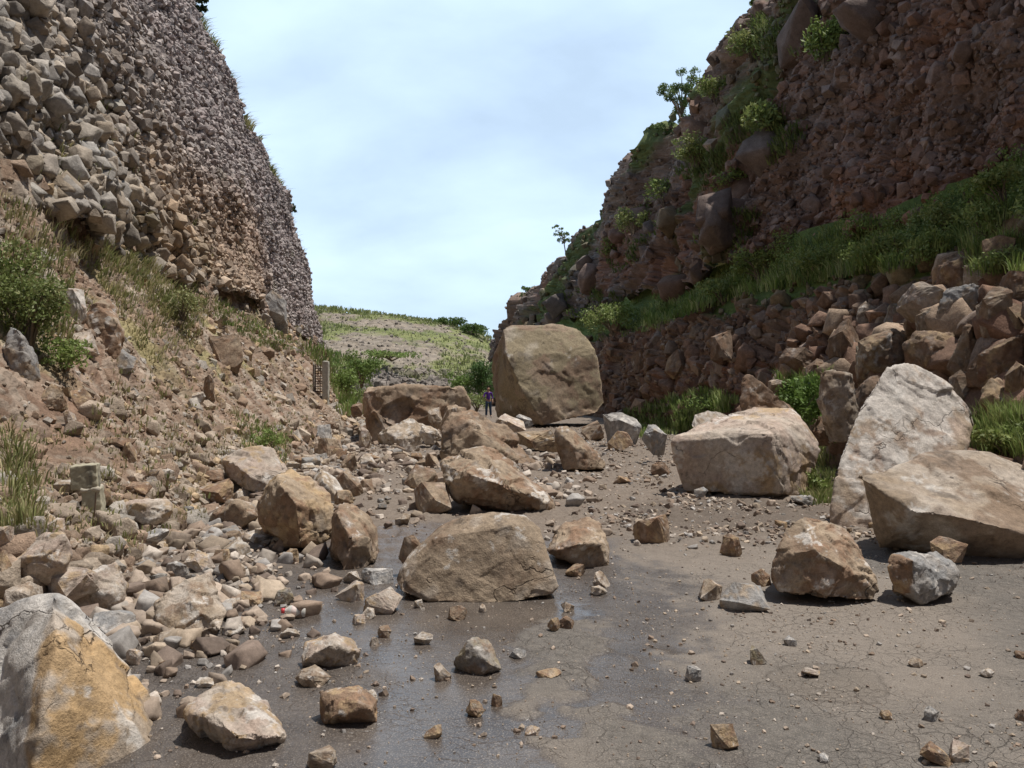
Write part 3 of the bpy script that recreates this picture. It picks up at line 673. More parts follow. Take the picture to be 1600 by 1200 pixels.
def brock(u0, v0, u1, v1, style, seed, label, Y=None, depth=.8, n=5, jit=.38, tilt=.5, sink=.06, on=('road', 'left', 'bank'), group='rocks fallen on and beside the road', gain=1.0, embed=0.0, name='rock', cat='rock'):
    """angular rock that fills a box of the photograph, standing where that line of sight meets the ground"""
    if Y is None:
        h = hit((u0 + u1) / 2, v1 - (v1 - v0) * .08, on)
        Y = h[0].y if h else 20
    wd = (u1 - u0) / FPX * Y; dp = wd * depth
    P = blocky(seed, n, jit, tilt); P[:, 2] = np.clip((P[:, 2] - .14) / .86, 0, 1)
    Yc = Y + dp * .3 + embed * wd
    x0, x1 = (u0 - 800) / FPX * Yc, (u1 - 800) / FPX * Yc; z0, z1 = EYE - (v1 - HZ) / FPX * (Y + dp * .05), EYE - (v0 - HZ) / FPX * Yc
    z0 -= sink * (z1 - z0)
    h = P * np.array([x1 - x0, dp, z1 - z0]) + np.array([x0, Yc - dp / 2, z0])
    me, loc = make_rock([h], seed, style, Yc, name, gain=gain)
    return place_rock(me, loc, label, group, cat, name)

# ------------------------------------------------------------------ templates and scatter
def subdiv(V, F, n):
    bm = bmesh.new(); vs = [bm.verts.new(v) for v in V.tolist()]
    for f in F: bm.faces.new([vs[i] for i in f])
    for k in range(n): bmesh.ops.subdivide_edges(bm, edges=bm.edges[:], cuts=1, use_grid_fill=True)
    bmesh.ops.triangulate(bm, faces=bm.faces[:]); bm.normal_update(); bm.verts.index_update()
    r = (np.array([v.co[:] for v in bm.verts]), np.array([v.normal[:] for v in bm.verts]), np.array([[v.index for v in f.verts] for f in bm.faces])); bm.free(); return r
def templ_hi(seed, vox=.062, lev=2):
    P = blocky(seed + 900, 4, .5) - .5; V, F = hull(P); co, nn, Q = subdiv(V, F, lev)
    q = co * 1.0; d1, r, of = cells3(q * 3.2, seed * 5); D = .014 * ((r[:, 0] - .5) + ((r[:, 1:4] - .5) * of).sum(1) * 1.4) + .022 * fbm(q * 6, 3, seed)
    return co + nn * D[:, None], Q, (.88 + .24 * r[:, 2])
T_HI = [templ_hi(k) for k in range(14)]
def templ_lo(seed, n=4):
    V, F = hull(blocky(seed + 700, n, .5) - .5)
    return V[F.ravel()], np.arange(len(F) * 3).reshape(-1, 3), np.repeat(.86 + .28 * np.random.default_rng(seed).random(len(F)), 3)
T_LO = [templ_lo(k) for k in range(24)]
T_MD = [templ_lo(k + 60, 7) for k in range(24)]
def rot_mats(n, rng, tilt=3.14, yaw=3.1416):
    a = (rng.random(n) - .5) * 2 * yaw; b = (rng.random(n) - .5) * 2 * tilt; c = (rng.random(n) - .5) * 2 * tilt
    ca, sa, cb_, sb, cc_, sc_ = np.cos(a), np.sin(a), np.cos(b), np.sin(b), np.cos(c), np.sin(c)
    Z = np.zeros((n, 3, 3)); X_ = Z.copy(); Yr = Z.copy()
    Z[:, 0, 0] = ca; Z[:, 0, 1] = -sa; Z[:, 1, 0] = sa; Z[:, 1, 1] = ca; Z[:, 2, 2] = 1
    X_[:, 0, 0] = 1; X_[:, 1, 1] = cb_; X_[:, 1, 2] = -sb; X_[:, 2, 1] = sb; X_[:, 2, 2] = cb_
    Yr[:, 1, 1] = 1; Yr[:, 0, 0] = cc_; Yr[:, 0, 2] = sc_; Yr[:, 2, 0] = -sc_; Yr[:, 2, 2] = cc_
    return Z @ X_ @ Yr
def tris(F):
    if F.shape[1] == 3: return F
    return np.concatenate([F[:, [0, 1, 2]], F[:, [0, 2, 3]]])
def scatter_geo(pos, size, col, templates, seed, tilt=3.14, flat=(1, 1, 1), yaw=3.1416):
    """merges copies of template stones into one array set"""
    rng = np.random.default_rng(seed); n = len(pos); k = rng.integers(0, len(templates), n); R = rot_mats(n, rng, tilt, yaw)
    asp = np.array(flat)[None] * (.7 + .6 * rng.random((n, 3)))
    Vs, Fs, Cs = [], [], []; off = 0
    for t, (V, Q, sh) in enumerate(templates):
        m = np.where(k == t)[0]
        if not len(m): continue
        Q = tris(Q); A = (V[None] * asp[m][:, None]) ; A = np.einsum('nij,nkj->nki', R[m], A) * size[m][:, None, None] + pos[m][:, None]
        Vs.append(A.reshape(-1, 3)); Cs.append((col[m][:, None] * sh[None, :, None]).reshape(-1, 3))
        Fs.append((Q[None] + (np.arange(len(m)) * len(V))[:, None, None]).reshape(-1, 3) + off); off += len(m) * len(V)
    return np.concatenate(Vs), np.concatenate(Fs), np.concatenate(Cs)
def join_geo(gs):
    Vs, Fs, Cs = [], [], []; off = 0
    for V, F, C in gs: Vs.append(V); Fs.append(F + off); Cs.append(C); off += len(V)
    return np.concatenate(Vs), np.concatenate(Fs), np.concatenate(Cs)
def geo_of(o):
    me = o.data; co = np.empty(len(me.vertices) * 3, np.float32); me.vertices.foreach_get('co', co)
    f = np.empty(len(me.loops), np.int32); me.loops.foreach_get('vertex_index', f)
    c = np.empty(len(me.vertices) * 4, np.float32); me.color_attributes['Col'].data.foreach_get('color', c)
    return co.reshape(-1, 3), f.reshape(-1, int(me.polygons[0].loop_total)), c.reshape(-1, 4)[:, :3]
def sample_surface(o, n, weight, seed):
    """random points on a grid mesh: area times weight(centres, colours)"""
    V, F, C = o.geo if hasattr(o, 'geo') else geo_of(o); rng = np.random.default_rng(seed)
    a, b, c, d = (V[F[:, i]] for i in range(4)); ar = np.linalg.norm(np.cross(c - a, d - b), axis=1) / 2; ce = (a + b + c + d) / 4
    nn = np.cross(c - a, d - b); nn /= np.maximum(np.linalg.norm(nn, axis=1, keepdims=True), 1e-9)
    wgt = ar * weight(ce); wgt = np.clip(wgt, 0, None); i = rng.choice(len(F), n, p=wgt / wgt.sum())
    return ce[i].astype(float), nn[i].astype(float), C[F[i, 0]].astype(float)
def cover_with_stones(o, n, weight, size_fn, seed, sink=.15, colfn=None, maxpx=None, hi_px=13, md_px=5, tilt=3.14, flat=(1, 1, 1)):
    """embeds n loose stones in the surface o and returns the merged stones"""
    P, nn, C = sample_surface(o, n, weight, seed); rng = np.random.default_rng(seed + 1)
    s = size_fn(P, rng); P = P - nn * (s * (sink - .25 + .3 * rng.random(n)))[:, None]
    if colfn: C = colfn(P, C, rng)
    C = C * (.75 + .5 * rng.random((n, 1)))
    px = s / np.maximum(P[:, 1], 3) * 800; gs = []
    for m, T in ((px >= hi_px, T_HI), ((px < hi_px) & (px >= md_px), T_MD), (px < md_px, T_LO)):
        if m.any(): gs.append(scatter_geo(P[m], s[m], C[m], T, seed + 5, tilt, flat))
    return join_geo(gs)
def merge_into(o, geo, mat=None):
    """joins stones into the surface they are bedded in"""
    V, F, C = join_geo([(lambda g: (g[0], tris(g[1]), g[2]))(geo_of(o)), geo]); old = o.data; me = mesh_from(old.name, V, F, old.materials[0], C); o.data = me; bpy.data.meshes.remove(old)
def vis(ce, y0=3, y1=90): return ((ce[:, 1] > y0) & (ce[:, 1] < y1)).astype(float)
def powsize(lo, hi, ex=2.4):
    def f(n, rng):
        u = rng.random(n); a = 1 - ex; return (lo ** a + u * (hi ** a - lo ** a)) ** (1 / a)
    return f
mix_c = lambda *cs: np.array(cs, float)
def pick(rng, n, cols, p=None): return np.array(cols)[rng.choice(len(cols), n, p=p)]

# left cliff: angular blocks, big and grey brown near by, small and mauve farther on
def lc_w(ce):
    z = ce[:, 2]; return vis(ce, 9, 64) * (z > 3.5) * (ce[:, 0] > -16.5) * (.35 + np.clip((40 - ce[:, 1]) / 30, 0, 1)) * np.where(z > 1.6 + ce[:, 1] * .52, .15, 1)
def lc_s(P, rng):
    b = 1 - sstep(17, 33, P[:, 1] + 1.1 * (P[:, 2] - 5)); a = powsize(.05, .52, 2.35)(len(P), rng); c = powsize(.07, .27, 2.6)(len(P), rng); return a * b + c * (1 - b)
def lc_c(P, C, rng):
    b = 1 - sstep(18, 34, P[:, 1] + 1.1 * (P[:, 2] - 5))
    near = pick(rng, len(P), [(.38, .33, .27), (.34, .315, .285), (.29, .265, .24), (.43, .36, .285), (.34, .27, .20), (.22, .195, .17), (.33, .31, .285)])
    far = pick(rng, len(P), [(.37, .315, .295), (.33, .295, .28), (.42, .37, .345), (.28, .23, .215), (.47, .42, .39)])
    o_ = sstep(4.5, 5, P[:, 2]) * (1 - sstep(6.5, 9, P[:, 2] - .10 * (P[:, 1] - 20))) * sstep(17, 21, P[:, 1]) * (1 - sstep(34, 40, P[:, 1]))
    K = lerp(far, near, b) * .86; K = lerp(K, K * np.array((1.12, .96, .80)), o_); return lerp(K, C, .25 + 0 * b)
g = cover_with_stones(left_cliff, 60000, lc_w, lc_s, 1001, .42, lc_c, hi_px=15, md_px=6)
merge_into(left_cliff, g)
# left slope
def ls_w(ce):
    y, z = ce[:, 1], ce[:, 2]; n_ = fbm(P3(y, z * 2) * .5, 3, 61)
    return vis(ce, 2.2, 62) * (.16 + .9 * (1 - sstep(.15, .9, z)) + .6 * sstep(.1, .4, n_)) * (6 / np.maximum(y, 5)) ** .8
g = cover_with_stones(left_slope, 24000, ls_w, lambda P, r: powsize(.03, .34, 2.5)(len(P), r) * (.8 + .02 * P[:, 1]), 1002, .12,
    lambda P, C, r: lerp(pick(r, len(P), [(.40, .33, .26), (.33, .27, .21), (.36, .33, .29), (.30, .21, .15), (.42, .31, .19), (.24, .17, .12)]), C, .2 + 0 * P[:, 0]), hi_px=15, md_px=6)
merge_into(left_slope, g)
# right bank
def rb_w(ce):
    y, z = ce[:, 1], ce[:, 2]; return vis(ce, 7, 90) * (z < 5.0) * (8 / np.maximum(y, 8)) ** .6
def rb_s(P, r):
    k = 1 - sstep(15, 22, P[:, 1]); return powsize(.09, .7, 2.2)(len(P), r) * (1 + .8 * k)
g = cover_with_stones(right_bank, 6000, rb_w, rb_s, 1003, .32,
    lambda P, C, r: lerp(pick(r, len(P), [(.20, .13, .093), (.24, .155, .11), (.17, .105, .075), (.31, .235, .17), (.23, .185, .155)]), C, .25 + 0 * P[:, 0]), hi_px=15, md_px=6)
merge_into(right_bank, g)
# right cliff: rounder stones in the near part, large slabs farther on
def rc_w(ce):
    y, z = ce[:, 1], ce[:, 2]; return vis(ce, 14, 91) * (z > 5) * (.05 + 1.35 * (1 - sstep(26, 35, y)))  * np.where(z > 1.6 + y * .52, .1, 1)
def rc_s(P, r):
    k = 1 - sstep(28, 36, P[:, 1]); return powsize(.05, .5, 2.35)(len(P), r) * k + powsize(.12, .7, 2.3)(len(P), r) * (1 - k)
class _Bare: pass
right_cliff_bare = _Bare(); right_cliff_bare.geo = geo_of(right_cliff)
rc_cols = [(.21, .122, .086), (.175, .118, .092), (.20, .163, .143), (.235, .135, .095), (.14, .097, .077), (.28, .23, .20)]
g = cover_with_stones(right_cliff, 11000, rc_w, rc_s, 1004, .5, lambda P, C, r: lerp(pick(r, len(P), rc_cols), C, .55 + 0 * P[:, 0]), hi_px=15, md_px=6)
merge_into(right_cliff, g)
# big bedded slabs of the right cliff, dipping towards the road's far end
Ps, Ns, Cs = sample_surface(right_cliff_bare, 45, lambda ce: vis(ce, 20, 90) * (ce[:, 2] > 5.5) * (.25 + sstep(26, 36, ce[:, 1])) * (ce[:, 2] < 1.6 + ce[:, 1] * .50) * (ce[:, 2] < curve_at(RIGHT, ce[:, 1])[:, 5, 1] - 4), 1010)
rs_ = np.random.default_rng(12); sz = powsize(.7, 2.2, 2.2)(len(Ps), rs_)
K = Cs * .55 + .45 * pick(rs_, len(Ps), [(.22, .135, .10), (.19, .14, .115), (.19, .165, .15), (.26, .16, .11), (.15, .115, .10)]) * (.7 + .35 * rs_.random((len(Ps), 1)))
T_SL = []
for k in range(12):
    V_, F_, c_ = templ_hi(k + 300, lev=3); V_ = V_ * np.array([1.0, .55, .42]); R_m = np.array(Matrix.Rotation(math.radians(52), 3, 'X') @ Matrix.Rotation(math.radians(86 + 8 * (k % 3)), 3, 'Z')); T_SL.append((V_ @ R_m.T, F_, c_))
g = scatter_geo(Ps - Ns * (sz * .36)[:, None], sz, K, T_HI, 1011, 1.2, (1.2, 1, .9))
merge_into(right_cliff, g)
# hillside scree
def hs_w(ce): return (.4 + 3.0 * (ce[:, 2] < 3.6)) * (np.abs(ce[:, 0] + 12) < 22)
g = cover_with_stones(hillside, 9000, hs_w, lambda P, r: powsize(.25, .95, 2.6)(len(P), r) * np.where(P[:, 2] < 3.8, 1, .6), 1005, .15,
    lambda P, C, r: lerp(pick(r, len(P), [(.24, .205, .18), (.20, .17, .15), (.28, .245, .215), (.17, .145, .125)]), C, .4 + 0 * P[:, 0]), hi_px=99, md_px=7)
merge_into(hillside, g)
for k_, o_ in (('left', left_slope), ('bank', right_bank)): BV[k_] = bvh_of(o_)
# ================================================================== the fallen boulders, one by one (pixel outline with depth offsets in metres)
STY['broad'] = ('brown', 'tan', 'tan', .3, .26, .25)
RC = 'rocks fallen on and beside the road'
hero(34.0, [(779,530,0.3),(786,513,.2),(800,509,.8),(845,507,1.2),(882,507,1.3),(908,515,1.0),(928,545,.3),(938,590,-.1),(947,630,-.3),(935,646,-.6),(897,656,-.9),(850,666,-1.1),(818,616,-1.1),(792,560,-.8),
            (768,572,2.2),(770,622,1.6),(777,652,1.2),(828,668,-.6),(800,511,3.2),(896,512,3.6),(932,560,3.4),(940,628,3.4),(790,640,3.6)],
     3, 'big', 'house-sized brown boulder with a rounded top, the largest rock on the road', rough=.75, facet=.5)
hero(24.2, [[(567,612,.2),(570,632,.2),(585,650,-.3),(602,606,-.1),(655,602,.2),(690,603,.3),(722,605,.4),(733,625,.6),(735,645,.8),(700,668,.3),(640,672,-.3),(600,690,-.5),(572,668,0),(575,608,2.2),(722,609,2.3),(733,648,2.3),(572,660,2.2)],
            [(567,655,.2),(585,640,-.5),(612,688,-.8),(640,668,-.4),(600,692,-.7),(572,690,0),(575,655,1.0),(640,690,.6)]],
     5, 'brown', 'long flat-topped brown boulder left of the largest boulder')
hero(17.2, [(688,690,0),(692,668,.2),(705,648,.4),(735,640,.5),(760,648,.5),(790,665,.5),(825,705,.5),(851,738,.4),(848,753,.1),(820,748,-.2),(690,722,0),(706,712,-.35),(745,668,-.3),(755,705,-.4),(700,655,1.3),(790,672,1.4),(846,742,1.0),(700,715,1.4)],
     8, 'brown', 'brown humped boulder sloping down to the right behind the pale wedge-shaped one')
hero(10.6, [(688,722,.2),(700,712,.3),(752,697,.4),(775,704,.5),(820,738,.5),(850,762,.3),(865,778,.2),(863,800,.1),(840,803,0),(782,799,-.15),(712,784,-.1),(692,756,0),(735,742,-.40),(800,762,-.36),(838,776,-.30),(700,722,.9),(760,706,1.1),(850,775,.8),(720,780,.9)],
     11, 'mix', 'pale wedge-shaped boulder with a sharp crest, just behind the broad brown boulder')
hero(6.15, [(617,905,.1),(628,880,.1),(645,858,.15),(690,818,.25),(725,803,.3),(770,798,.32),(820,803,.3),(843,822,.25),(850,850,.15),(860,885,.05),(874,917,.0),(862,928,-.02),(835,933,-.02),(810,940,-.1),(740,944,-.12),(664,938,-.12),(625,925,-.05),(680,840,.05),(800,820,.08),
            (640,880,.8),(700,818,.85),(815,812,.9),(850,900,.75),(650,925,.7),(820,925,.7)],
     14, 'broad', 'broad smooth brown boulder lying by the puddle in the middle of the road', rough=.6, facet=.4)
hero(7.25, [(853,858,.1),(866,835,.2),(884,815,.35),(920,808,.4),(938,818,.35),(948,838,.2),(950,870,.05),(949,890,0),(926,896,-.08),(905,884,-.1),(862,868,0),(872,858,-.1),(905,848,-.18),(941,850,-.14),(875,825,.7),(930,816,.75),(945,885,.6),(865,862,.6)],
     17, 'brown', 'squarish brown boulder touching the right end of the broad smooth one')
hero(7.9, [(403,812,.05),(404,790,.1),(414,762,.15),(432,738,.3),(455,735,.45),(478,745,.5),(508,760,.5),(520,772,.4),(523,800,.2),(516,842,.1),(478,857,-.05),(445,854,0),(413,832,.05),(438,757,-.1),(462,786,-.25),(467,825,-.25),(470,854,-.18),(440,745,.8),(515,775,.85),(512,840,.7),(420,830,.6)],
     20, 'ochre', 'golden brown boulder with a shaded left face, tallest of those left of the road')
hero(11.9, [(345,716,.1),(352,711,.15),(400,697,.45),(428,699,.5),(440,715,.4),(452,737,.3),(434,762,0),(398,771,-.2),(392,745,-.25),(362,722,-.1),(355,748,-.02),(355,722,.9),(425,703,1.0),(448,740,.8),(360,750,.8)],
     23, 'fresh', 'pinkish block with a flat top behind the golden brown boulder')
hero(9.6, [(483,765,.1),(490,745,.15),(500,729,.2),(515,738,.25),(534,760,.25),(543,776,.2),(535,785,.0),(497,782,-.1),(505,750,-.15),(495,740,.6),(540,775,.5),(490,775,.5)],
     26, 'pale', 'pale pointed boulder leaning behind the golden brown boulder')
hero(7.35, [[(517,862,.1),(518,800,.1),(530,786,.2),(550,785,.25),(572,800,.3),(590,822,.3),(592,858,.15),(585,880,0),(530,876,-.05),(548,840,-.25),(525,800,-.1),(530,790,.7),(588,825,.7),(584,875,.6),(525,870,.6)],
            [(525,858,-.1),(548,842,-.2),(575,838,-.15),(582,845,-.05),(580,880,-.1),(576,888,-.15),(535,893,-.25),(530,850,.2),(578,850,.3),(575,885,.2)]],
     29, 'brown', 'upright brown boulder with a dark split left face, right of the golden brown one')
hero(3.70, [[(-70,975,.2),(-20,956,.15),(30,938,.1),(60,929,.1),(92,925,.05),(112,940,.15),(180,1020,.25),(245,1105,.25),(282,1165,.15),(284,1205,.0),(262,1290,-.1),
             (84,944,-.06),(92,1000,-.25),(72,1080,-.40),(62,1150,-.48),(50,1260,-.55),(-90,1290,-.3),(-60,970,.9),(90,940,.7),(230,1130,.8),(250,1270,.7),(-80,1290,.9)]],
     32, 'steel', 'huge slab in the bottom left corner, one face grey and the other golden', split=((84,944,-.06),(.93,-.12,.35),'goldwhite'), rough=.55)
hero(5.15, [(238,948,.1),(262,925,.15),(290,906,.25),(326,897,.35),(340,920,.3),(357,955,.2),(346,985,.05),(318,990,0),(285,1005,-.08),(252,990,0),(244,965,0),(300,940,.02),(250,940,.5),(325,905,.65),(350,960,.5),(260,990,.5)],
     35, 'tan', 'tan plate-like boulder leaning beside the wet road, left side')
hero(3.60, [(289,1118,.02),(296,1105,.04),(330,1075,.18),(358,1062,.26),(372,1068,.28),(402,1086,.24),(440,1128,.10),(449,1148,.02),(443,1168,.04),(396,1183,-.02),(362,1180,-.03),(318,1160,.05),(300,1112,0),(345,1122,-.10),(362,1142,-.17),(372,1152,-.18),(438,1150,-.08),(300,1110,.35),(360,1072,.45),(440,1140,.35),(310,1150,.35)],
     38, 'fresh', 'cream boulder with a shaded underside beside the huge corner slab')
# right side of the road
hero(11.9, [(1048,690,.2),(1052,682,.25),(1108,672,.1),(1150,668,0),(1203,676,-.3),(1212,720,-.35),(1223,772,-.3),(1150,776,0),(1067,768,.25),(1055,725,.3),(1112,656,.9),(1150,645,1.2),(1182,638,1.4),(1236,636,1.2),(1262,660,.7),(1284,690,.5),(1284,702,.4),(1262,738,.2),(1260,772,.1),(1236,779,-.1),
            (1110,662,1.8),(1245,645,1.9),(1275,700,1.6),(1255,760,1.5),(1070,745,1.6)],
     41, 'fresh', 'box-shaped boulder with a shaded flat front on the right of the road', rough=.65, facet=.8)
hero(9.0, [(1297,846,.15),(1299,790,.25),(1305,730,.4),(1325,672,.7),(1345,628,.9),(1372,590,1.1),(1385,572,1.2),(1405,574,1.25),(1428,565,1.35),(1450,580,1.35),(1485,606,1.3),(1512,630,1.2),(1519,645,1.15),(1525,668,1.1),(1520,690,1.0),(1500,740,.6),(1400,800,.2),(1360,850,.05),
           (1330,720,1.2),(1395,585,1.9),(1430,578,2.0),(1515,660,1.9),(1480,820,1.4),(1310,830,1.2)],
     44, 'lichen', 'tall pale blotched slab leaning back, with its tip up against the rock bank', rough=.6, facet=.5)
hero(7.7, [(1337,741,.15),(1345,738,.2),(1400,722,.5),(1450,704,.9),(1500,699,1.1),(1545,707,1.2),(1590,730,1.2),(1690,768,1.1),(1800,830,.9),(1800,905,.6),(1600,884,-.1),(1500,872,0),(1372,858,.2),(1352,800,.2),(1390,776,-.1),(1430,800,-.35),(1490,803,-.4),(1560,822,-.45),(1610,836,-.4),(1700,860,-.2),
           (1480,740,1.9),(1560,720,2.1),(1760,830,1.8),(1400,850,1.6),(1720,900,1.5)],
     47, 'tan', 'wide flat-topped slab in front of the tall pale leaning slab', rough=.6, facet=.6)
hero(6.05, [(1203,902,.05),(1206,880,.06),(1216,855,.1),(1226,826,.2),(1256,804,.3),(1290,812,.32),(1318,822,.3),(1338,848,.22),(1352,868,.15),(1370,905,.05),(1373,925,0),(1366,938,-.02),(1340,941,-.08),(1280,932,-.12),(1215,924,-.05),(1232,862,-.05),(1272,858,-.1),(1312,880,-.16),(1230,835,.6),(1310,828,.65),(1362,920,.5),(1220,910,.5)],
     50, 'mix', 'rounded boulder streaked white and rust on the dry side of the road')
hero(6.0, [(1385,885,.05),(1392,866,.1),(1420,860,.2),(1460,862,.22),(1482,874,.2),(1497,895,.12),(1494,912,.05),(1478,930,0),(1440,945,-.06),(1428,938,-.08),(1395,925,0),(1425,875,-.1),(1430,930,-.14),(1395,870,.45),(1480,880,.45),(1485,925,.35),(1400,920,.35)],
     53, 'blue', 'grey boulder with a brown left side, right of the rounded white and rust boulder', split=((1424,900,-.1),(-1,-.1,.15),'rust'))
hero(15.7, [(865,676,.1),(868,668,.12),(886,665,.2),(902,676,.25),(925,700,.25),(947,722,.2),(946,733,.1),(908,735,-.12),(880,734,-.05),(873,706,0),(890,690,-.15),(875,672,.8),(900,680,.9),(942,728,.7),(880,730,.7)],
     56, 'brown', 'brown leaning block with a pale right edge in front of the largest boulder')
hero(13.2, [(1157,636,.1),(1158,600,.15),(1164,586,.2),(1172,584,.22),(1182,590,.2),(1190,602,.2),(1225,624,.3),(1242,642,.3),(1230,660,.2),(1160,656,0),(1168,590,.5),(1185,600,.5),(1238,645,.6),(1165,655,.5)],
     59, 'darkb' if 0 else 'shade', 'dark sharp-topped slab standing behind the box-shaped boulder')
hero(12.7, [(1080,664,.1),(1086,650,.15),(1105,641,.25),(1125,643,.3),(1145,652,.3),(1150,662,.2),(1110,676,-.05),(1085,672,0),(1095,646,.6),(1140,652,.6),(1140,670,.5),(1090,670,.5)],
     62, 'pale', 'knobbly pale rock resting against the back of the box-shaped boulder', name='rock', cat='rock')
hero(13.4, [(1148,650,.1),(1160,641,.15),(1189,630,.2),(1191,640,.15),(1190,655,0),(1155,660,0),(1165,640,.5),(1188,634,.5),(1185,655,.4)],
     65, 'blue', 'thin grey shard sticking up behind the box-shaped boulder', name='rock', cat='rock')

hs_ = hit(25, 640)
if hs_: hero(hs_[0].y + .25, [(-60,596,.5),(0,606,.4),(30,625,.2),(70,660,0),(58,668,-.1),(20,655,-.2),(-10,645,-.25),(-60,630,-.2),(-60,640,.8),(60,664,.6),(0,620,.9)], 71, 'tan', 'flat slab jutting out of the slope at the left edge, under the big grey boulder', name='rock', cat='rock', group=None)
